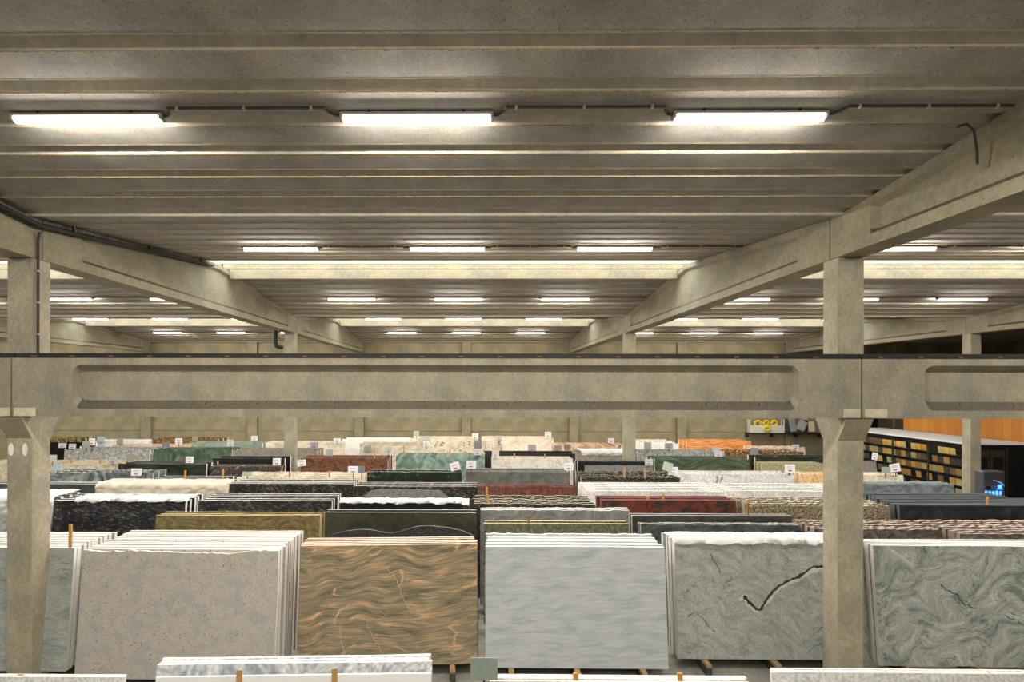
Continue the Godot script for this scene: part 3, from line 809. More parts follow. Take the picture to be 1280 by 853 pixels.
# ---------------------------------------------------------------- showroom box, timber wall, machine, wall shelf
func build_right() -> void:
	var x0 := 18.98
	var x1 := 21.4
	var za := 22.75
	var zb := 31.2
	var H := 2.56
	var o := base("display_pavilion", Vector3(x0, 0, -za), "long black glazed display pavilion with pale flat roof", "pavilion")
	var L := zb - za
	put(box(Vector3(x1 - x0 + 0.1, 0.06, L + 0.1), M.roof_white, 0.01), "roof", o, Vector3((x1 - x0) / 2, H, -L / 2))
	put(box(Vector3(0.06, 0.14, L), M.black_panel), "fascia", o, Vector3(0.02, H - 0.1, -L / 2))
	put(box(Vector3(x1 - x0, H, 0.06), M.black_panel), "end_wall", o, Vector3((x1 - x0) / 2, H / 2 - 0.04, -L))
	put(box(Vector3(0.06, H, L), M.black_panel), "rear_wall", o, Vector3(x1 - x0, H / 2 - 0.04, -L / 2))
	put(box(Vector3(0.04, H - 0.2, L - 0.1), M.black_panel), "display_wall", o, Vector3(0.42, H / 2, -L / 2))
	put(box(Vector3(0.06, 0.1, L), M.black_panel), "sill", o, Vector3(0.02, 0.05, -L / 2))
	for k in 5: put(box(Vector3(0.05, H - 0.2, 0.05), M.frame_dark), "mullion", o, Vector3(0.02, H / 2 - 0.03, -L * k / 4.0))
	for k in 4: put(box(Vector3(0.008, H - 0.3, L / 4 - 0.06), M.glass), "pane", o, Vector3(0.02, H / 2 - 0.03, -L * (k + 0.5) / 4.0))
	var lamp := base("display_lamp", Vector3(x0 + 0.14, H - 0.09, -(za + zb) / 2), "warm strip lamp under the pavilion roof edge", "lamp")
	put(box(Vector3(0.05, 0.03, L - 0.4), M.lamp_body, 0.006), "housing", lamp)
	put(box(Vector3(0.036, 0.012, L - 0.5), M.lamp_glow, 0.003), "diffuser", lamp, Vector3(0, -0.02, 0))
	var al := AreaLight3D.new()
	al.name = "strip_light"
	lamp.add_child(al)
	al.area_size = Vector2(0.036, L - 0.5)
	al.position = Vector3(0, -0.03, 0)
	al.rotation = Vector3(-PI / 2, 0, 0)
	al.light_color = Color(1.0, 0.86, 0.66)
	al.light_energy = 1.6
	al.area_range = 60.0
	al.area_attenuation = 2.0
	al.shadow_enabled = true
	# front face with panelled double doors
	put(box(Vector3(x1 - x0, H - 0.06, 0.06), M.black_panel), "front_wall", o, Vector3((x1 - x0) / 2, H / 2 - 0.04, 0))
	for k in 2:
		var d := put(box(Vector3(0.54, 2.3, 0.04), M.door_green, 0.01), "door", o, Vector3(0.44 + 0.58 * k, 1.18, 0.05))
		for y in [0.62, -0.1, -0.8]:
			put(box(Vector3(0.38, 0.56, 0.02), M.black_panel, 0.01), "door_panel", d, Vector3(0, y, 0.02))
		for y in [0.28, -0.46]:
			put(box(Vector3(0.4, 0.05, 0.03), M.rail_grey, 0.006), "door_rail", d, Vector3(0, y, 0.035))
	put(box(Vector3(0.06, 2.4, 0.05), M.frame_dark), "frame_post", o, Vector3(0.1, 1.2, 0.05))
	put(box(Vector3(0.06, 2.4, 0.05), M.frame_dark), "frame_post", o, Vector3(1.36, 1.2, 0.05))
	# tile samples on shelves behind the glass
	var tones := [[196, 150, 66, "golden"], [168, 128, 62, "honey brown"], [120, 96, 56, "walnut"], [84, 72, 46, "dark brown"], [182, 168, 112, "pale straw"], [206, 176, 104, "light oak"], [64, 60, 46, "smoky"]]
	var tm := []
	for t in tones: tm.append(mat(srgb(t[0], t[1], t[2]), 0.85, 0.0, M.wood_tex))
	var tile_mesh := box(Vector3(0.02, 0.27, 0.285), null, 0.004)
	for r in 5:
		var y := 0.42 + 0.4 * r
		put(box(Vector3(0.2, 0.025, L - 0.3), M.black_panel), "shelf", o, Vector3(0.3, y - 0.02, -L / 2))
		for k in 26:
			if rng.randf() < 0.16: continue
			if k > 21 and r > 2: continue
			var z := za + 0.28 + 0.305 * k
			var c: int = [0, 1, 2, 3, 4, 5, 6, 0, 4, 1][rng.randi() % 10]
			if r == 0 and rng.randf() < 0.5: c = 3
			var t := put(tile_mesh, "tile_sample", self, Vector3(x0 + 0.31, y + 0.13, -z), tm[c])
			t.rotation.z = 0.12
			tag(t, "%s tile sample, %s from the near end of the %s pavilion shelf" % [tones[c][3], ORDINALS[k], ["lowest", "second lowest", "middle", "second highest", "highest"][r]], "tile sample", "tile samples in the display pavilion")
	# second display at the right edge of the picture
	var s2 := base("sample_stand", Vector3(20.95, 0, -22.2), "black stand of tile samples at the right picture edge", "stand")
	put(box(Vector3(0.9, 2.1, 0.08), M.black_panel), "back_board", s2, Vector3(0.3, 1.05, 0))
	for r in 5:
		put(box(Vector3(0.9, 0.025, 0.12), M.frame_dark), "shelf", s2, Vector3(0.3, 0.4 + 0.34 * r, 0.09))
		for k in 3:
			put(box(Vector3(0.27, 0.28, 0.02), mat([srgb(206, 160, 96), srgb(196, 172, 140), srgb(150, 120, 82), srgb(190, 180, 160)][(r + k) % 4], 0.5), 0.004), "tile", s2, Vector3(0.0 + 0.3 * k, 0.56 + 0.34 * r, 0.09))
	# orange timber wall
	var w := base("timber_wall", Vector3(21.55, 0, -20.0), "tall orange timber boarded partition behind the black pavilion", "partition")
	var bt := []
	for t in [[206, 132, 46], [210, 138, 50], [200, 126, 42], [214, 144, 56], [204, 130, 48]]: bt.append(mat(srgb(t[0], t[1], t[2]), 0.45, 0.0, M.wood_tex))
	var board := box(Vector3(0.04, 5.3, 0.395), null, 0.006)
	for k in 27: put(board, "board", w, Vector3(0, 2.65, 0.8 - 0.4 * k), bt[(k * 7 + k / 3) % 5])
	put(box(Vector3(0.08, 5.3, 10.9), M.black_panel), "backing", w, Vector3(0.065, 2.65, -4.4))
	# small dark picture beside it on the back wall
	var pic := base("wall_poster", Vector3(23.1, 2.45, -35.2), "small dark poster with white and red figure on back wall", "poster")
	put(box(Vector3(1.6, 1.2, 0.03), M.black_panel), "sheet", pic, Vector3(0, 0.3, 0))
	put(box(Vector3(0.22, 0.4, 0.012), M.whitepaint, 0.004), "figure", pic, Vector3(-0.5, 0.14, 0.02))
	put(box(Vector3(0.1, 0.16, 0.012), M.red, 0.004), "figure_mark", pic, Vector3(-0.5, 0.06, 0.028))
	# machine with blue lamps
	var m := base("control_machine", Vector3(18.22, 0, -21.0), "dark grey machine cabinet with glowing blue screen lights", "machine")
	put(box(Vector3(0.78, 1.76, 0.36), M.machine, 0.03, Vector3(0, 0.92, 0)), "cabinet", m)
	put(box(Vector3(0.7, 0.4, 0.02), M.machine_top, 0.008), "upper_panel", m, Vector3(0, 1.55, 0.185))
	put(box(Vector3(0.16, 0.12, 0.02), M.black_panel, 0.004), "slot", m, Vector3(-0.2, 1.22, 0.185))
	var arc := begin()
	add_tube(arc, [Vector3(-0.05, 1.48, 0.2), Vector3(0.1, 1.45, 0.2), Vector3(0.25, 1.38, 0.2), Vector3(0.33, 1.3, 0.2)], 0.012, 6)
	put(done(arc, M.whitepaint), "handle", m)
	put(box(Vector3(0.13, 0.12, 0.02), M.blue_glow, 0.004), "screen_light", m, Vector3(0.2, 1.26, 0.187))
	put(box(Vector3(0.2, 0.02, 0.02), M.blue_glow, 0.003), "screen_light", m, Vector3(0.2, 1.17, 0.187))
	for k in 5: put(box(Vector3(0.075, 0.16 - 0.02 * (k % 3), 0.02), M.blue_glow, 0.004), "screen_light", m, Vector3(-0.28 + 0.125 * k, 1.03, 0.187))
	for q in [Vector3(0.2, 1.26, 0.22), Vector3(0, 1.03, 0.22)]:
		var l := OmniLight3D.new()
		l.name = "screen_glow"
		m.add_child(l)
		l.position = q
		l.light_color = Color(0.25, 0.5, 1.0)
		l.light_energy = 0.03
		l.light_size = 0.05
		l.omni_range = 60.0
		l.omni_attenuation = 2.0
		l.shadow_enabled = true
	# high shelf on the back wall
	var s := base("wall_rack", Vector3(16.0, 1.95, -34.95), "dark steel rack of trays high on the back wall", "rack")
	put(box(Vector3(4.4, 0.06, 0.5), M.dark_steel, 0.008), "shelf_beam", s, Vector3(2.2, 0.03, 0))
	for k in 4: put(box(Vector3(0.05, 0.2, 0.4), M.dark_steel), "bracket", s, Vector3(0.05 + 1.43 * k, -0.1, -0.06))
	for k in 8: put(box(Vector3(0.03, 0.05, 0.48), M.frame_dark), "cross_bar", s, Vector3(0.3 + 0.55 * k, -0.02, 0))
	var tray := base("wire_tray", Vector3(16.12, 2.02, -34.95), "pale wire tray on the back wall rack", "tray")
	put(box(Vector3(2.0, 0.45, 0.02), M.tray, 0.004), "front", tray, Vector3(1.0, 0.225, 0.2))
	put(box(Vector3(2.0, 0.02, 0.4), M.tray), "bottom", tray, Vector3(1.0, 0.01, 0))
	for e in [0.0, 2.0]: put(box(Vector3(0.03, 0.8, 0.4), M.tray, 0.004), "side", tray, Vector3(e, 0.4, 0))
	for q in [[0.5, 0.6, 0.23, 0.2], [1.02, 0.66, 0.18, -0.15], [1.52, 0.62, 0.21, 0.5], [0.95, 0.3, 0.17, 0.1]]:
		var st := begin()
		var ring := []
		for k in 25:
			var a := TAU * k / 24.0
			ring.append(Vector3(cos(a) * q[2] * 0.8, sin(a) * q[2] * 0.75, 0))
		add_tube(st, ring, 0.075, 7)
		var yb := put(done(st, M.yellow), "strap_coil", self, Vector3(16.12 + q[0], 2.06 + q[1] * 0.8, -34.95 + (0.3 if q[1] < 0.4 else 0.1 - 0.1 * q[0])))
		yb.rotation.z = q[3]
		tag(yb, "yellow lifting strap coil in the wall rack tray, %s" % ["left", "middle", "right", "small one in front"][[0.5, 1.02, 1.52, 0.95].find(q[0])], "strap", "yellow straps")
	var lean := [[18.35, 0.36, 0.75, 0.18, "charcoal"], [18.72, 0.42, 0.95, 0.1, "grey"], [19.1, 0.5, 0.62, -0.5, "pale grey"], [19.45, 0.38, 0.7, -0.05, "black"], [19.85, 0.42, 0.6, 0.06, "cream barred"], [19.6, 0.4, 0.95, 0.1, "tan"]]
	var lc := [srgb(52, 54, 56), srgb(128, 130, 130), srgb(150, 156, 154), srgb(34, 34, 36), srgb(206, 190, 160), srgb(176, 150, 116)]
	for k in lean.size():
		var q: Array = lean[k]
		var p := put(box(Vector3(q[1], q[2], 0.03), mat(lc[k], 0.5), 0.005, Vector3(0, q[2] / 2, 0)), "sample_slab", self, Vector3(q[0], 2.06 + absf(sin(q[3])) * q[1] / 2, -34.95 - 0.04 * k + 0.12))
		p.rotation = Vector3(-0.12, 0, q[3])
		tag(p, "small %s sample slab leaning on the back wall rack" % q[4], "sample slab", "sample slabs on the wall rack")

# ---------------------------------------------------------------- materials
const LAMP_COLOR := Color(1.0, 0.97, 0.925)
const LAMP_ENERGY := 5.0

func materials() -> void:
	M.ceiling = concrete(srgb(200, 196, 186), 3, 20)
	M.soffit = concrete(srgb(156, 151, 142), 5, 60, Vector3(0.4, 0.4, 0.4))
	M.beam = concrete(srgb(150, 142, 119), 11, 40)
	M.beam_front = concrete(srgb(156, 150, 132), 17, 58, Vector3(0.5, 0.3, 0.5))
	M.column = concrete(srgb(175, 167, 145), 23, 40, Vector3(0.4, 0.3, 0.4))
	M.wall = concrete(srgb(152, 142, 112), 31, 20)
	M.floor = concrete(srgb(156, 154, 144), 41, 30)
	M.kerb = concrete(srgb(158, 148, 122), 47, 30)
	M.mortar = concrete(srgb(214, 206, 178), 53, 10)
	M.dark_ledge = concrete(srgb(96, 90, 74), 59, 90)  # darker pitted concrete for recess bevels and flange ledges
	M.rust = concrete(srgb(186, 164, 124), 61, 90)
	var flat := func(called, c, rough, metal = 0.0): M[called] = mat(c, rough, metal)
	flat.call("dark_steel", srgb(44, 44, 46), 0.5, 0.4)
	flat.call("rusty", srgb(110, 78, 54), 0.8)
	flat.call("steel_green", srgb(64, 70, 58), 0.55, 0.2)
	flat.call("cable", srgb(46, 44, 42), 0.6)
	flat.call("rubber", srgb(30, 30, 30), 0.7)
	flat.call("lamp_body", srgb(150, 148, 144), 0.5)
	flat.call("whitepaint", srgb(226, 224, 218), 0.7)
	flat.call("magenta", srgb(150, 30, 92), 0.5)
	flat.call("ink", srgb(120, 120, 128), 0.6)
	flat.call("roof_white", srgb(206, 206, 208), 0.7)
	flat.call("black_panel", srgb(24, 26, 25), 0.85)
	M.black_panel.metallic_specular = 0.2
	flat.call("frame_dark", srgb(40, 48, 44), 0.4, 0.3)
	flat.call("door_green", srgb(30, 36, 33), 0.4)
	flat.call("rail_grey", srgb(90, 92, 86), 0.5)
	flat.call("machine", srgb(70, 74, 80), 0.35)
	flat.call("machine_top", srgb(54, 58, 64), 0.3)
	flat.call("tray", srgb(196, 190, 176), 0.6)
	flat.call("yellow", srgb(212, 190, 20), 0.6)
	flat.call("red", srgb(190, 36, 34), 0.5)
	flat.call("strap", srgb(186, 140, 84), 0.6)
	var g := mat(srgb(60, 70, 64, 0.04), 0.03)
	g.transparency = BaseMaterial3D.TRANSPARENCY_ALPHA
	g.metallic_specular = 0.12
	M.glass = g
	var sh := mat(srgb(240, 238, 226, 0.25), 0.15)
	sh.transparency = BaseMaterial3D.TRANSPARENCY_ALPHA
	M.sheet = sh
	var fi := mat(srgb(228, 230, 230, 0.62), 0.35)
	fi.transparency = BaseMaterial3D.TRANSPARENCY_ALPHA
	M.film = fi
	var fc := mat(srgb(226, 216, 194, 0.5), 0.35)
	fc.transparency = BaseMaterial3D.TRANSPARENCY_ALPHA
	M.film_cream = fc
	var lg := mat(srgb(245, 245, 245), 0.4)
	lg.emission_enabled = true
	lg.emission = LAMP_COLOR
	lg.emission_energy_multiplier = 2.2
	M.lamp_glow = lg
	var bg := mat(srgb(60, 110, 230), 0.3)
	bg.emission_enabled = true
	bg.emission = Color(0.2, 0.45, 1.0)
	bg.emission_energy_multiplier = 2.2
	M.blue_glow = bg
	M.wood_tex = stone({"w": 256, "ramp": [[176, 176, 176], [214, 214, 214], [240, 240, 240], [255, 255, 255]], "f": Vector2(9, 1.2), "warp": 0.08, "oct": 5, "gain": 0.9}, 901)
	M.wood = mat(srgb(176, 142, 98), 0.8, 0.0, M.wood_tex)
	M.wood_orange = mat(srgb(214, 160, 92), 0.8, 0.0, M.wood_tex)
	var kinds := stone_kinds()
	var sd := 100
	for k in kinds:
		sd += 17
		var m := mat(Color.WHITE, 0.3, 0.0, stone(kinds[k], sd))
		m.resource_name = k
		M["stone_" + k] = m
		M["edge_" + k] = mat(edge_colour(k), 0.85)

# ---------------------------------------------------------------- scene
func _ready() -> void:
	rng.seed = 20240611
	# camera
	var cam := Camera3D.new()
	cam.name = "camera"
	add_child(cam)
	cam.position = Vector3(0, CAM_Y, 0)
	cam.rotation_degrees = Vector3(0, 0.61, 0.1)
	var near := 0.05
	cam.set_frustum(near * 853.0 / 730.0, Vector2((640.0 - 590.0) / 730.0, (482.0 - 426.5) / 730.0) * near, near, 200.0)
	cam.current = true
	# overcast sky above the skylights, exposure
	var we := WorldEnvironment.new()
	we.name = "environment"
	var env := Environment.new()
	env.background_mode = Environment.BG_SKY
	var sky := Sky.new()
	var ps := ProceduralSkyMaterial.new()
	ps.sky_top_color = Color(0.86, 0.88, 0.88)
	ps.sky_horizon_color = Color(0.9, 0.9, 0.88)
	ps.ground_bottom_color = Color(0.3, 0.3, 0.28)
	ps.ground_horizon_color = Color(0.5, 0.5, 0.48)
	ps.energy_multiplier = 6.5
	sky.sky_material = ps
	env.sky = sky
	env.tonemap_mode = Environment.TONE_MAPPER_LINEAR
	env.tonemap_exposure = 2.0
	env.sdfgi_enabled = true
	env.ssao_enabled = true
	env.ssil_enabled = true
	we.environment = env
	add_child(we)

	materials()
	build_roof()
	build_frame()
	build_walls()
	build_lamps()
	build_services()
	build_right()
	var by := {}
	for r in STACKS:
		var d := {"x": r[2], "w": r[3], "z": r[4], "depth": r[5], "H": r[6], "kind": r[7], "n": r[8], "style": r[9], "turn": r[10], "short": r[1], "label": r[11], "rack": r[12], "fore": r[13], "post": r[14]}
		by[r[0]] = d
		stack(d)
	wraps(by)
	for q in CARDS: card([q[0], q[1], q[2], q[3], q[4], q[5], q[6], srgb(q[7], q[8], q[9]), q[10], q[11]])
	for q in STAKES: stake(Vector3(q[0], q[1], -q[2]), q[3], q[4])
	foreground(by)

func wraps(by: Dictionary) -> void:
	var d: Dictionary = by.B1
	film(d, d.x - d.w / 2 - 0.05, d.x + d.w / 2 + 0.1, 1.5, "crumpled clear plastic film draped over stack behind left column")
	d = by.B2
	film(d, d.x - d.w / 2 + 0.5, d.x + d.w / 2 + 0.1, 0.03, "white plastic film lying on top of the black streaked slabs", 0.5)
	d = by.D1
	film(d, d.x - d.w / 2, d.x + d.w / 2, 0.5, "creased cream plastic film hanging over the wrapped cream slabs", 1.0, M.film_cream)
	d = by.F4
	film(d, d.x - d.w / 2 - 0.04, d.x + d.w / 2, 0.04, "white plastic film along the top of the dark-veined grey slabs", 0.7)
	d = by.C1
	film(d, d.x - d.w / 2, d.x + d.w / 2 + 0.12, 0.04, "clear plastic film along the top of the navy slabs", 0.3)
	d = by.H5
	film(d, d.x - d.w / 2 + 0.2, d.x + d.w / 2 + 0.1, 0.1, "torn white plastic film on the grey beige far slabs")

func foreground(by: Dictionary) -> void:
	# packed bundle in front: straps over the white panel
	var d: Dictionary = by.N2
	var dir := Basis(Vector3.UP, d.turn)
	var h: float = 1.62
	var pnl := put(box(Vector3(d.w - 0.03, h, 0.03), M.stone_white, 0.004, Vector3(0, h / 2, 0)), "foam_panel", self)
	pnl.basis = dir * Basis(Vector3.RIGHT, -LEAN)
	pnl.position = Vector3(d.x, RACK, -(d.z - (d.H - RACK) * tan(LEAN))) + dir * Vector3(0.01, 0, 0.05)
	tag(pnl, "white foam panel strapped in front of the blue-veined white slabs", "panel")
	for k in [-0.55, 0.42]:
		var s := put(box(Vector3(0.06, 1.68, 0.004), M.strap, 0.0, Vector3(0, 0.84, 0)), "strap", self)
		s.basis = dir * Basis(Vector3.RIGHT, -LEAN)
		s.position = Vector3(d.x, RACK, -(d.z - (d.H - RACK) * tan(LEAN))) + dir * Vector3(k, 0, 0.07)
		tag(s, "tan packing strap over the white foam panel, %s one" % ("left" if k < 0 else "right"), "strap", "packing straps")
	# red tag on the grey veined stack beside the left column
	var e: Dictionary = by.F0
	var t := put(box(Vector3(0.006, 0.16, 0.2), M.red, 0.002), "red_tag", self, Vector3(e.x + e.w / 2 + 0.03, 1.25, -(e.z + 0.2)))
	t.rotation.x = -LEAN
	tag(t, "red tag stuck on the edge of the stack beside left column", "tag")


# ---------------------------------------------------------------- tables, in metres
# key, name, centre x, width, depth of the front top edge, thickness of the stack, top height, stone, count, outline, turn, label, rack, forward reach of the rack, posts
const STACKS := [
	["N1", "plain white lower-left", -4.687, 2.241, 5.85, 0.048, 1.85, "white", 3, "s", -0.0, "plain white lower-left stone slab, front of its stack at the lower picture edge", true, 0.0, true],
	["N2", "blue-veined white strapped", -1.89, 2.84, 6.066, 0.115, 1.9, "blueveinwhite", 3, "s", 0.045, "blue-veined white strapped stone slab, front of its stack at the lower picture edge", true, 0.0, true],
	["N3", "cream rough-edged lower-middle", 1.427, 2.614, 5.884, 0.13, 1.82, "creamedge", 4, "s", -0.0, "cream rough-edged lower-middle stone slab, front of its stack at the lower picture edge", true, 0.0, true],
	["N4", "plain white lower-right", 4.395, 2.731, 6.045, 0.068, 1.85, "white", 3, "s", -0.0, "plain white lower-right stone slab, front of its stack at the lower picture edge", true, 0.0, true],
	["F0", "grey wavy-veined", -8.484, 3.751, 9.495, 1.031, 2.12, "greyveined", 15, "s", -0.0, "grey wavy-veined stone slab, front of its stack in the big front row", true, 0.0, true],
	["F1", "beige speckled grey", -4.743, 3.131, 9.267, 1.25, 2.15, "kashmir", 18, "w", -0.0, "beige speckled grey stone slab, front of its stack in the big front row", true, 0.0, true],
	["F2", "brown wavy-banded", -1.476, 2.946, 9.771, 0.447, 2.12, "brownwave", 5, "s", 0.059, "brown wavy-banded stone slab, front of its stack in the big front row", true, 0.0, true],
	["F3", "pale blue-grey", 1.612, 2.97, 9.714, 0.669, 2.12, "lightgrey", 7, "s", -0.0, "pale blue-grey stone slab, front of its stack in the big front row", true, 0.0, true],
	["F4", "grey-green zigzag-veined", 4.971, 3.193, 10.068, 0.543, 2.12, "greygreen", 6, "s", -0.0, "grey-green zigzag-veined stone slab, front of its stack in the big front row", true, 0.0, true],
	["F5", "grey swirling", 8.215, 3.175, 9.874, 0.358, 2.12, "greyswirl", 6, "s", -0.0, "grey swirling stone slab, front of its stack in the big front row", true, 0.0, true],
	["B1", "film-wrapped grey", -11.403, 3.065, 13.402, 0.9, 2.15, "filmgrey", 4, "s", -0.0, "film-wrapped grey stone slab, front of its stack in the second row", true, 0.0, true],
	["B2", "black white-streaked left", -8.193, 3.022, 13.276, 0.777, 2.15, "blackstroke", 5, "s", -0.0, "black white-streaked left stone slab, front of its stack in the second row", true, 0.0, true],
	["B3", "olive yellow", -4.864, 3.337, 11.78, 0.295, 2.15, "olive", 3, "s", -0.0, "olive yellow stone slab, front of its stack in the second row", true, 0.0, true],
	["B4", "black white-streaked right", -4.882, 3.075, 13.341, 0.886, 2.15, "blackstroke", 5, "s", -0.0, "black white-streaked right stone slab, front of its stack in the second row", true, 0.0, true],
	["B5", "dark green-grey", -1.625, 3.168, 12.138, 0.233, 2.15, "darkgreengrey", 2, "s", -0.0, "dark green-grey stone slab, front of its stack in the second row", true, 0.85, true],
	["B5w", "wavy-topped dark granite", -1.519, 2.865, 11.523, 0.03, 2.0, "bluegranite", 1, "hump", -0.0, "wavy-topped dark granite stone slab, front of its stack in the second row", false, 0.0, true],
	["B6", "olive green granite", 1.53, 2.824, 11.422, 0.202, 2.1, "olivegreen", 2, "s", -0.0, "olive green granite stone slab, front of its stack in the second row", true, 0.0, false],
	["B6g", "light grey filmed", 1.639, 3.159, 12.433, 0.244, 2.15, "lightgreyfilm", 3, "r", -0.0, "light grey filmed stone slab, front of its stack in the second row", true, 0.0, true],
	["B7", "dark grey framed", 4.768, 3.248, 11.958, 0.149, 2.15, "darkgrey", 2, "s", -0.0, "dark grey framed stone slab, front of its stack in the second row", true, 0.0, true],
	["B7s", "blue-grey slate broken-topped", 4.749, 3.107, 11.498, 0.161, 2.08, "slate", 4, "r", -0.0, "blue-grey slate broken-topped stone slab, front of its stack in the second row", true, 0.0, false],
	["B8", "pinkish brown layered", 7.513, 2.334, 11.085, 0.725, 2.1, "pinkbrown", 8, "r", -0.0, "pinkish brown layered stone slab, front of its stack in the second row", true, 0.0, true],
	["B9", "rough brown bundled", 10.264, 2.893, 10.778, 1.092, 2.1, "pinkbrown", 10, "r", -0.0, "rough brown bundled stone slab, front of its stack in the second row", true, 0.0, true],
	["C1", "navy film-topped", -1.744, 2.846, 13.368, 0.376, 2.12, "navy", 3, "s", -0.0, "navy film-topped stone slab, front of its stack in the third row", true, 0.0, true],
	["C1b", "black gold-flecked middle", -1.652, 3.239, 15.321, 0.632, 2.15, "blackgold", 3, "s", -0.0, "black gold-flecked middle stone slab, front of its stack in the third row", true, 0.5, true],
	["C1g", "plain grey cut-cornered", -1.875, 2.412, 15.01, 0.03, 2.1, "plaingrey", 1, "trim", -0.0, "plain grey cut-cornered stone slab, front of its stack in the third row", false, 0.0, true],
	["C2", "black chunky gold-speckled", 1.285, 2.773, 13.344, 0.968, 2.1, "chunkgold", 6, "r", -0.0, "black chunky gold-speckled stone slab, front of its stack in the third row", true, 0.0, true],
	["C3", "deep red black-patched", 4.4, 3.09, 13.522, 0.59, 2.15, "redblack", 5, "s", -0.0, "deep red black-patched stone slab, front of its stack in the third row", true, 0.0, true],
	["C4", "brown black-grained", 7.656, 3.141, 13.191, 0.947, 2.12, "brownblack", 6, "r", -0.0, "brown black-grained stone slab, front of its stack in the third row", true, 0.0, true],
	["C5", "long black right-edge", 11.201, 3.633, 13.113, 0.844, 2.15, "navyblack", 8, "s", -0.0, "long black right-edge stone slab, front of its stack in the third row", true, 0.0, true],
	["D0", "dull dark green left", -11.921, 3.448, 15.48, 0.384, 2.15, "darkgreen", 3, "s", -0.0, "dull dark green left stone slab, front of its stack in the fourth row", true, 0.0, true],
	["D1", "wrapped cream", -8.415, 3.474, 15.478, 0.641, 2.12, "creamfilm", 4, "s", -0.0, "wrapped cream stone slab, front of its stack in the fourth row", true, 0.0, true],
	["D2", "black gold-flecked left", -5.007, 3.34, 15.625, 0.66, 2.15, "blackgold", 6, "s", -0.0, "black gold-flecked left stone slab, front of its stack in the fourth row", true, 0.0, true],
	["D3", "reddish brown low", 1.307, 2.595, 15.557, 0.251, 2.12, "redbrown", 2, "s", -0.0, "reddish brown low stone slab, front of its stack in the fourth row", true, 0.0, true],
	["D4", "white marble left", 4.508, 3.491, 14.915, 1.25, 2.12, "whitemarble", 6, "s", -0.0, "white marble left stone slab, front of its stack in the fourth row", true, 0.0, true],
	["D4b", "white marble right", 7.906, 3.125, 14.984, 1.103, 2.12, "whitemarble", 5, "s", -0.0, "white marble right stone slab, front of its stack in the fourth row", true, 0.0, true],
	["D6", "dark navy rear-right", 11.233, 3.236, 14.3, 0.538, 2.12, "navyblack", 5, "s", -0.0, "dark navy rear-right stone slab, front of its stack in the fourth row", true, 0.0, true],
	["E0", "cloudy blue-grey", -11.369, 3.135, 17.497, 0.661, 2.15, "bluegreycloud", 3, "r", -0.0, "cloudy blue-grey stone slab, front of its stack in the middle rows", true, 0.0, true],
	["E1", "thin dark green", -8.325, 2.141, 16.814, 0.444, 2.1, "darkgreen", 2, "s", -0.0, "thin dark green stone slab, front of its stack in the middle rows", true, 0.0, true],
	["E2", "cream flat-topped", -5.257, 3.615, 17.028, 1.1, 2.1, "cream", 4, "r", -0.0, "cream flat-topped stone slab, front of its stack in the middle rows", true, 0.0, true],
	["E3", "dark green yellow-veined", -1.952, 2.895, 17.872, 0.337, 2.15, "darkgreenvein", 2, "r", -0.0, "dark green yellow-veined stone slab, front of its stack in the middle rows", true, 0.0, true],
	["E4", "smooth dark grey", 1.212, 3.19, 17.943, 0.781, 2.15, "darkgrey", 4, "s", -0.0, "smooth dark grey stone slab, front of its stack in the middle rows", true, 0.0, true],
	["E5", "cream-topped black gold chunk", 4.461, 2.867, 17.112, 1.25, 2.12, "chunkgold", 6, "r", -0.0, "cream-topped black gold chunk stone slab, front of its stack in the middle rows", true, 0.0, true],
	["E6", "white brown-veined", 7.872, 3.382, 17.803, 0.669, 2.12, "whitebrownvein", 3, "s", -0.0, "white brown-veined stone slab, front of its stack in the middle rows", true, 0.0, true],
	["E7", "golden onyx", 10.537, 1.498, 17.862, 0.5, 2.12, "onyx", 3, "s", -0.0, "golden onyx stone slab, front of its stack in the middle rows", true, 0.0, true],
	["E7b", "cream brown-cracked", 12.057, 1.508, 17.737, 0.492, 2.12, "creambrown", 3, "s", -0.0, "cream brown-cracked stone slab, front of its stack in the middle rows", true, 0.0, true],
	["E8", "slate blue", 11.8, 2.484, 16.156, 0.407, 2.12, "slate", 3, "s", -0.0, "slate blue stone slab, front of its stack in the middle rows", true, 0.0, true],
	["G0", "sandy beige", -14.457, 4.752, 19.402, 1.033, 2.15, "beige", 4, "s", -0.0, "sandy beige stone slab, front of its stack beside the distant columns", true, 0.0, true],
	["G1", "black green-tinged left", -10.611, 2.998, 19.493, 0.824, 2.15, "blackgreen", 3, "s", -0.0, "black green-tinged left stone slab, front of its stack beside the distant columns", true, 0.0, true],
	["G2", "purplish brown granite", -7.861, 2.422, 19.697, 0.396, 2.05, "purplebrown", 2, "s", -0.0, "purplish brown granite stone slab, front of its stack beside the distant columns", true, 0.0, true],
	["G2b", "jet black left", -8.302, 2.618, 21.058, 0.714, 2.15, "black", 2, "s", -0.0, "jet black left stone slab, front of its stack beside the distant columns", true, 0.0, true],
	["G3", "rust red-brown", -4.853, 3.172, 21.143, 0.969, 2.15, "redbrownrust", 4, "s", -0.0, "rust red-brown stone slab, front of its stack beside the distant columns", true, 0.0, true],
	["G4", "teal green", -1.434, 3.312, 21.952, 0.908, 2.15, "tealgreen", 4, "s", -0.0, "teal green stone slab, front of its stack beside the distant columns", true, 0.0, true],
	["G5", "black rear framed", 1.986, 3.458, 22.385, 0.82, 2.2, "black", 2, "s", -0.0, "black rear framed stone slab, front of its stack beside the distant columns", true, 0.0, true],
	["G5c", "cream single-veined", 2.001, 2.976, 21.553, 0.61, 2.12, "creamvein", 3, "s", -0.0, "cream single-veined stone slab, front of its stack beside the distant columns", true, 0.0, false],
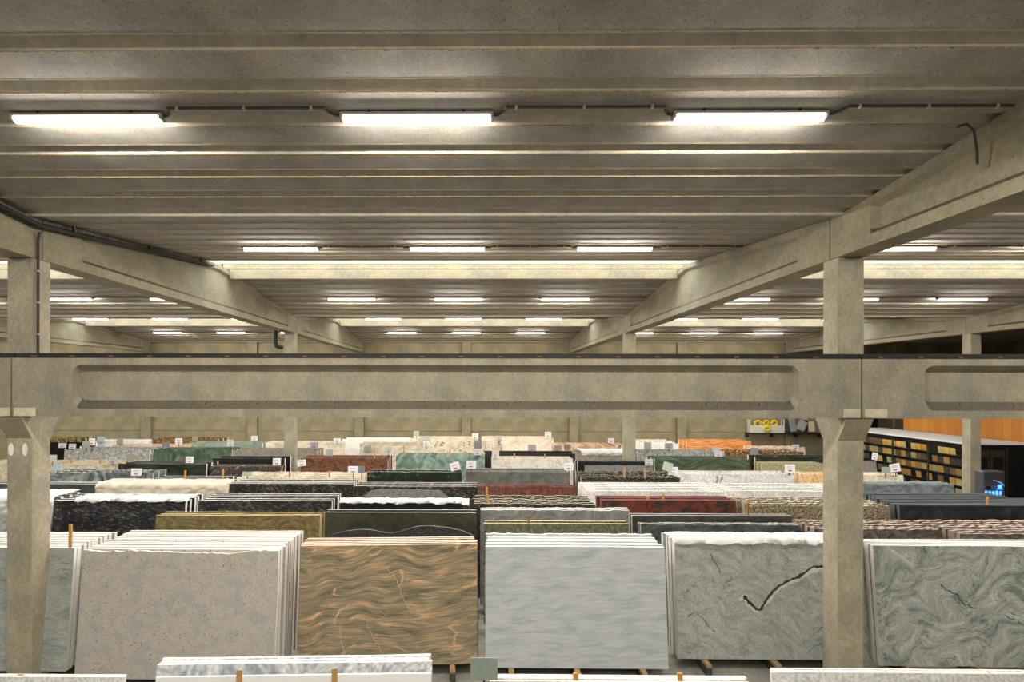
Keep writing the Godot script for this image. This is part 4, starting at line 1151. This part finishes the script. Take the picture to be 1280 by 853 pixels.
	["G6", "black behind grey remnant", 4.683, 2.401, 20.48, 0.33, 2.15, "black", 2, "s", -0.0, "black behind grey remnant stone slab, front of its stack beside the distant columns", true, 0.5, true],
	["G6g", "grey remnant", 4.852, 2.339, 20.192, 0.03, 2.05, "plaingrey", 1, "s", -0.0, "grey remnant stone slab, front of its stack beside the distant columns", false, 0.0, true],
	["G7", "forest green", 8.119, 3.461, 21.23, 0.971, 2.15, "forest", 3, "s", -0.0, "forest green stone slab, front of its stack beside the distant columns", true, 0.0, true],
	["G8", "black green-tinged right", 11.582, 2.752, 21.619, 0.501, 2.2, "blackgreen", 2, "s", -0.0, "black green-tinged right stone slab, front of its stack beside the distant columns", true, 0.0, true],
	["G8o", "sage green", 10.972, 2.163, 20.48, 0.543, 2.1, "olivegreen", 3, "s", -0.0, "sage green stone slab, front of its stack beside the distant columns", true, 0.0, true],
	["G9", "small grey brown", 13.748, 1.114, 21.15, 0.704, 2.12, "plaingrey", 2, "s", -0.0, "small grey brown stone slab, front of its stack beside the distant columns", true, 0.0, true],
	["H0", "black far-left", -18.137, 2.038, 24.007, 0.936, 2.15, "black", 2, "s", -0.0, "black far-left stone slab, front of its stack in the far rows", true, 0.0, true],
	["H1", "light grey speckled", -15.114, 3.479, 23.636, 1.063, 2.15, "greyspeck", 3, "s", -0.0, "light grey speckled stone slab, front of its stack in the far rows", true, 0.0, true],
	["H2", "emerald green", -11.725, 3.238, 23.875, 0.923, 2.15, "emerald", 3, "s", -0.0, "emerald green stone slab, front of its stack in the far rows", true, 0.0, true],
	["H3", "grey beige left", -8.348, 3.501, 23.938, 0.916, 2.12, "greybeige", 3, "s", -0.0, "grey beige left stone slab, front of its stack in the far rows", true, 0.0, true],
	["H4", "low cream distant", -3.554, 3.022, 24.992, 0.656, 2.12, "cream", 2, "s", -0.0, "low cream distant stone slab, front of its stack in the far rows", true, 0.0, true],
	["H4c", "cream brown-spotted", -0.496, 3.195, 26.493, 1.135, 2.15, "creamspot", 2, "s", -0.0, "cream brown-spotted stone slab, front of its stack in the far rows", true, 0.0, true],
	["H5", "grey beige film-topped", 4.912, 2.032, 23.284, 1.01, 2.12, "greybeige", 3, "r", -0.0, "grey beige film-topped stone slab, front of its stack in the far rows", true, 0.0, true],
	["H6", "grey granite distant", 8.166, 3.443, 23.667, 0.744, 2.15, "greyspeck", 3, "s", -0.0, "grey granite distant stone slab, front of its stack in the far rows", true, 0.0, true],
	["H7", "dark brown mottled", 11.698, 3.257, 24.024, 0.757, 2.12, "brownspot", 3, "r", -0.0, "dark brown mottled stone slab, front of its stack in the far rows", true, 0.0, true],
	["I0", "mossy gold far", -20.859, 2.874, 28.693, 0.884, 2.15, "moss", 2, "r", -0.0, "mossy gold far stone slab, front of its stack near the back wall", true, 0.0, true],
	["I1", "black white-topped far", -19.433, 3.071, 26.279, 0.913, 2.1, "black", 2, "s", -0.0, "black white-topped far stone slab, front of its stack near the back wall", true, 0.0, true],
	["I2", "white marble far-left", -17.458, 2.688, 28.064, 0.828, 2.1, "whitemarble", 2, "r", -0.0, "white marble far-left stone slab, front of its stack near the back wall", true, 0.0, true],
	["I3", "brown granite far", -14.348, 3.27, 28.455, 1.092, 2.15, "brownspot", 3, "s", -0.0, "brown granite far stone slab, front of its stack near the back wall", true, 0.0, true],
	["I4", "pale pink far-left", -14.797, 3.287, 26.052, 0.53, 2.1, "pinkpale", 2, "s", -0.0, "pale pink far-left stone slab, front of its stack near the back wall", true, 0.0, true],
	["I5", "pale green far", -11.736, 3.563, 26.846, 0.761, 2.12, "tealpale", 3, "s", -0.0, "pale green far stone slab, front of its stack near the back wall", true, 0.0, true],
	["I6", "cream irregular far", -8.136, 3.554, 27.137, 0.737, 2.12, "cream", 4, "r", -0.0, "cream irregular far stone slab, front of its stack near the back wall", true, 0.0, true],
	["I7", "plain white far", -5.073, 3.239, 28.73, 0.881, 2.15, "white", 2, "s", -0.0, "plain white far stone slab, front of its stack near the back wall", true, 0.0, true],
	["I8", "beige strip far", -3.926, 3.126, 27.082, 0.766, 2.1, "beige", 2, "s", -0.0, "beige strip far stone slab, front of its stack near the back wall", true, 0.0, true],
	["I9", "cream far-middle", -1.692, 3.412, 29.268, 1.25, 2.15, "cream", 2, "s", -0.0, "cream far-middle stone slab, front of its stack near the back wall", true, 0.0, true],
	["I10", "warm cream far", 1.983, 3.616, 29.378, 1.25, 2.15, "creamwarm", 3, "s", -0.0, "warm cream far stone slab, front of its stack near the back wall", true, 0.0, true],
	["I11", "pink marbled far", 5.083, 3.179, 26.783, 0.94, 2.1, "pinkmarble", 3, "r", -0.0, "pink marbled far stone slab, front of its stack near the back wall", true, 0.0, true],
	["I12", "cream small far", 8.472, 1.771, 28.29, 0.849, 2.15, "cream", 2, "s", -0.0, "cream small far stone slab, front of its stack near the back wall", true, 0.0, true],
	["I13", "white small far", 8.326, 2.09, 27.428, 0.583, 2.1, "white", 2, "s", -0.0, "white small far stone slab, front of its stack near the back wall", true, 0.0, true],
	["I14", "bright orange", 11.559, 3.099, 28.177, 1.06, 2.15, "orange", 3, "s", -0.0, "bright orange stone slab, front of its stack near the back wall", true, 0.0, true],
	["I15", "pale pink far-right", 13.092, 2.29, 25.604, 0.684, 2.12, "pinkpale", 2, "r", -0.0, "pale pink far-right stone slab, front of its stack near the back wall", true, 0.0, true],
]
# x, y, depth, width, height, tilt, price card, colour, label, height of the slab top
const CARDS := [
	[-15.696, 2.334, 23.576, 0.262, 0.293, 0, true, 232, 230, 234, "white price card with magenta mark on the light grey speckled slabs", 2.15],
	[-18.171, 2.033, 27.934, 0.389, 0.27, 0, false, 168, 180, 190, "pale blue square sample tile on the white marble far-left slabs", 2.063],
	[-17.175, 2.192, 23.947, 0.333, 0.198, 0, true, 190, 194, 206, "white price card with magenta mark on the black far-left slabs", 2.15],
	[-16.499, 2.201, 23.576, 0.295, 0.195, 0, true, 196, 198, 206, "white price card with magenta mark further right on the light grey speckled slabs", 2.15],
	[-15.894, 2.243, 23.506, 0.295, 0.26, 0, false, 150, 158, 150, "grey-green square sample tile on the light grey speckled slabs", 2.15],
	[-15.998, 2.128, 25.922, 0.289, 0.287, 0, false, 150, 142, 122, "brown-grey square sample tile on the pale pink far-left slabs", 2.1],
	[-13.393, 2.164, 25.992, 0.324, 0.251, 0, true, 232, 230, 234, "white price card with magenta mark on the pale pink far-left slabs", 2.1],
	[-12.761, 2.227, 23.745, 0.297, 0.23, 0, false, 112, 120, 122, "dark grey square sample tile on the emerald green slabs", 2.15],
	[-13.008, 2.203, 26.716, 0.297, 0.221, 0, false, 150, 142, 122, "brown-grey square sample tile on the pale green far slabs", 2.12],
	[-12.178, 2.165, 19.342, 0.268, 0.24, 0, true, 176, 174, 180, "white price card with magenta mark on the sandy beige slabs", 2.15],
	[-11.586, 2.244, 19.363, 0.297, 0.241, 0, false, 150, 142, 122, "brown-grey square sample tile on the black green-tinged left slabs", 2.15],
	[-9.649, 2.188, 19.433, 0.269, 0.214, 0, true, 232, 230, 234, "white price card with magenta mark on the black green-tinged left slabs", 2.15],
	[-10.264, 2.066, 17.437, 0.314, 0.216, 0, true, 232, 230, 234, "white price card with magenta mark on the cloudy blue-grey slabs", 2.096],
	[-14.156, 2.248, 19.272, 0.296, 0.214, 0, false, 176, 188, 170, "pale green square sample tile on the sandy beige slabs", 2.15],
	[-12.611, 2.213, 17.367, 0.267, 0.217, 0, false, 168, 180, 190, "pale blue square sample tile on the cloudy blue-grey slabs", 2.15],
	[-10.302, 2.24, 26.786, 0.296, 0.221, 0, true, 232, 230, 234, "white price card with magenta mark on the pale green far slabs", 2.12],
	[-10.146, 2.292, 23.815, 0.263, 0.262, 0, true, 206, 204, 208, "white price card with magenta mark on the emerald green slabs", 2.15],
	[-6.792, 2.089, 19.637, 0.271, 0.243, 0, true, 232, 230, 234, "white price card with magenta mark on the purplish brown granite slabs", 2.05],
	[-6.376, 1.863, 21.083, 0.32, 0.232, 0.12, true, 232, 230, 234, "white price card with magenta mark on the rust red-brown slabs", 1.893],
	[-6.55, 2.112, 27.077, 0.336, 0.223, 0, true, 232, 230, 234, "white price card with magenta mark on the cream irregular far slabs", 2.12],
	[-6.713, 2.197, 23.878, 0.329, 0.262, 0, true, 160, 160, 164, "grey price card with magenta mark on the grey beige left slabs", 2.12],
	[-3.636, 2.231, 16.968, 0.304, 0.21, 0, true, 232, 230, 234, "white price card with magenta mark on the cream flat-topped slabs", 2.1],
	[-3.377, 2.243, 16.898, 0.187, 0.21, 0, false, 112, 120, 122, "dark grey square sample tile on the cream flat-topped slabs", 2.1],
	[-6.707, 2.162, 16.898, 0.281, 0.117, 0, false, 176, 188, 170, "pale green square sample tile on the cream flat-topped slabs", 2.1],
	[-5.371, 2.251, 21.013, 0.261, 0.232, 0, false, 150, 158, 150, "grey-green square sample tile on the rust red-brown slabs", 2.15],
	[-3.083, 2.278, 29.138, 0.281, 0.24, 0, false, 176, 188, 170, "pale green square sample tile on the cream far-middle slabs", 2.15],
	[-2.37, 2.21, 26.952, 0.26, 0.222, 0, false, 176, 188, 170, "pale green square sample tile on the beige strip far slabs", 2.1],
	[-2.227, 2.199, 24.932, 0.24, 0.205, 0, true, 232, 230, 234, "white price card with magenta mark on the low cream distant slabs", 2.12],
	[-0.146, 2.12, 29.208, 0.32, 0.28, 0, true, 232, 230, 234, "white price card with magenta mark on the cream far-middle slabs", 2.15],
	[-0.005, 1.948, 26.363, 0.326, 0.326, 0, false, 112, 120, 122, "dark grey square sample tile on the cream brown-spotted slabs", 1.978],
	[-0.019, 2.191, 21.892, 0.3, 0.24, 0, true, 190, 188, 192, "white price card with magenta mark on the teal green slabs", 2.15],
	[-3.243, 2.365, 21.083, 0.261, 0.202, 0, true, 176, 174, 178, "white price card with magenta mark further right on the rust red-brown slabs", 2.15],
	[-4.713, 1.96, 24.862, 0.309, 0.24, 0, false, 150, 158, 150, "grey-green square sample tile on the low cream distant slabs", 1.99],
	[-0.673, 2.212, 17.812, 0.293, 0.244, 0.28, true, 232, 230, 234, "white price card with magenta mark on the dark green yellow-veined slabs", 2.15],
	[-0.21, 2.252, 17.883, 0.294, 0.245, 0, true, 226, 230, 240, "white price card with magenta mark on the smooth dark grey slabs", 2.15],
	[0.644, 2.182, 21.493, 0.265, 0.206, 0, true, 200, 198, 202, "white price card with magenta mark on the cream single-veined slabs", 2.12],
	[0.954, 2.269, 26.433, 0.289, 0.253, 0, true, 206, 198, 196, "white price card with magenta mark on the cream brown-spotted slabs", 2.15],
	[3.503, 2.2, 29.318, 0.32, 0.281, 0, true, 232, 230, 234, "white price card with magenta mark on the warm cream far slabs", 2.15],
	[2.058, 2.299, 22.325, 0.305, 0.244, 0, true, 140, 142, 148, "grey price card with magenta mark on the black rear framed slabs", 2.2],
	[2.773, 2.213, 17.883, 0.293, 0.22, 0, true, 232, 230, 234, "white price card with magenta mark further right on the smooth dark grey slabs", 2.15],
	[6.074, 2.182, 26.723, 0.291, 0.219, 0, true, 216, 214, 220, "white price card with magenta mark on the pink marbled far slabs", 2.1],
	[5.866, 2.061, 20.132, 0.274, 0.22, 0, true, 196, 194, 198, "white price card with magenta mark on the grey remnant slabs", 2.05],
	[5.677, 2.203, 17.052, 0.301, 0.233, 0, true, 232, 230, 234, "white price card with magenta mark on the cream-topped black gold chunk slabs", 2.12],
	[5.457, 2.329, 16.982, 0.278, 0.256, -0.3, false, 176, 188, 170, "pale green square sample tile on the cream-topped black gold chunk slabs", 2.12],
	[6.809, 2.241, 23.537, 0.289, 0.29, 0, false, 150, 158, 150, "grey-green square sample tile on the grey granite distant slabs", 2.15],
	[7.681, 2.268, 23.607, 0.321, 0.226, 0, true, 150, 152, 156, "grey price card with magenta mark on the grey granite distant slabs", 2.15],
	[3.04, 2.34, 22.255, 0.274, 0.183, 0, false, 112, 120, 122, "dark grey square sample tile on the black rear framed slabs", 2.2],
	[3.389, 2.341, 22.255, 0.244, 0.214, 0, false, 110, 106, 90, "dark square sample tile on the black rear framed slabs", 2.2],
	[9.546, 2.121, 23.537, 0.321, 0.193, 0, false, 168, 180, 190, "pale blue square sample tile on the grey granite distant slabs", 2.15],
	[8.672, 2.246, 21.17, 0.287, 0.202, 0, true, 186, 186, 192, "white price card with magenta mark on the forest green slabs", 2.15],
	[10.115, 2.27, 21.489, 0.292, 0.264, 0, false, 112, 120, 122, "dark grey square sample tile on the black green-tinged right slabs", 2.2],
	[9.422, 2.183, 17.743, 0.312, 0.242, 0, true, 232, 230, 234, "white price card with magenta mark on the white brown-veined slabs", 2.12],
	[12.952, 2.212, 23.964, 0.292, 0.196, 0, true, 188, 186, 200, "white price card with magenta mark on the dark brown mottled slabs", 2.12],
	[14.193, 2.158, 21.09, 0.199, 0.258, -0.2, true, 232, 230, 234, "white price card with magenta mark on the small grey brown slabs", 2.12],
	[12.541, 2.227, 17.677, 0.31, 0.24, 0.15, true, 232, 230, 234, "white price card with magenta mark on the cream brown-cracked slabs", 2.12],
	[12.206, 2.188, 17.607, 0.262, 0.192, 0, false, 150, 158, 150, "grey-green square sample tile on the cream brown-cracked slabs", 2.12],
	[0.062, 1.885, 5.784, 0.269, 0.214, 0, false, 140, 152, 142, "grey-green glassy sample square at lower picture edge", 1.785],
]
# x, foot, depth, length, label
const STAKES := [
	[-6.693, 2.124, 9.52, 0.378, "orange wooden stake standing up on the grey wavy-veined slabs"],
	[-8.489, 2.104, 16.839, 0.223, "orange wooden stake standing up on the thin dark green slabs"],
	[-7.394, 2.104, 16.839, 0.25, "second orange wooden stake standing up on the thin dark green slabs"],
	[0.219, 2.104, 13.369, 0.371, "orange wooden stake standing up on the black chunky gold-speckled slabs"],
	[0.995, 2.104, 11.447, 0.144, "orange wooden stake standing up on the olive green granite slabs"],
	[3.93, 2.154, 13.547, 0.1, "orange wooden stake standing up on the deep red black-patched slabs"],
	[4.28, 2.154, 13.547, 0.139, "second orange wooden stake standing up on the deep red black-patched slabs"],
	[3.752, 2.104, 26.808, 0.283, "orange wooden stake standing up on the pink marbled far slabs"],
	[-3.766, 2.154, 21.168, 0.374, "orange wooden stake standing up on the rust red-brown slabs"],
	[-1.073, 2.154, 21.977, 0.235, "orange wooden stake standing up on the teal green slabs"],
	[-5.522, 2.104, 17.053, 0.155, "orange wooden stake standing up on the cream flat-topped slabs"],
	[-4.347, 2.104, 17.053, 0.183, "second orange wooden stake standing up on the cream flat-topped slabs"],
	[-13.608, 2.154, 19.427, 0.183, "orange wooden stake standing up on the sandy beige slabs"],
	[-12.663, 2.154, 19.427, 0.186, "second orange wooden stake standing up on the sandy beige slabs"],
	[5.512, 2.154, 11.983, 0.271, "orange wooden stake standing up on the dark grey framed slabs"],
	[11.348, 2.154, 13.138, 0.17, "orange wooden stake standing up on the long black right-edge slabs"],
	[4.27, 2.124, 17.137, 0.272, "orange wooden stake standing up on the cream-topped black gold chunk slabs"],
	[4.877, 2.124, 17.137, 0.251, "second orange wooden stake standing up on the cream-topped black gold chunk slabs"],
	[2.461, 2.124, 21.578, 0.142, "orange wooden stake standing up on the cream single-veined slabs"],
	[1.34, 2.124, 21.578, 0.168, "second orange wooden stake standing up on the cream single-veined slabs"],
	[-2.792, 2.154, 21.977, 0.411, "second orange wooden stake standing up on the teal green slabs"],
	[1.003, 1.52, 5.924, 0.374, "orange timber stub above the cream rough-edged lower-middle slabs, left one"],
	[2.06, 1.52, 5.924, 0.381, "orange timber stub above the cream rough-edged lower-middle slabs, right one"],
	[4.218, 1.55, 6.085, 0.3, "orange timber stub above the plain white lower-right slabs, left one"],
	[5.267, 1.55, 6.085, 0.3, "orange timber stub above the plain white lower-right slabs, right one"],
	[-4.663, 1.55, 5.89, 0.305, "orange timber stub above the plain white lower-left slabs, single one"],
]
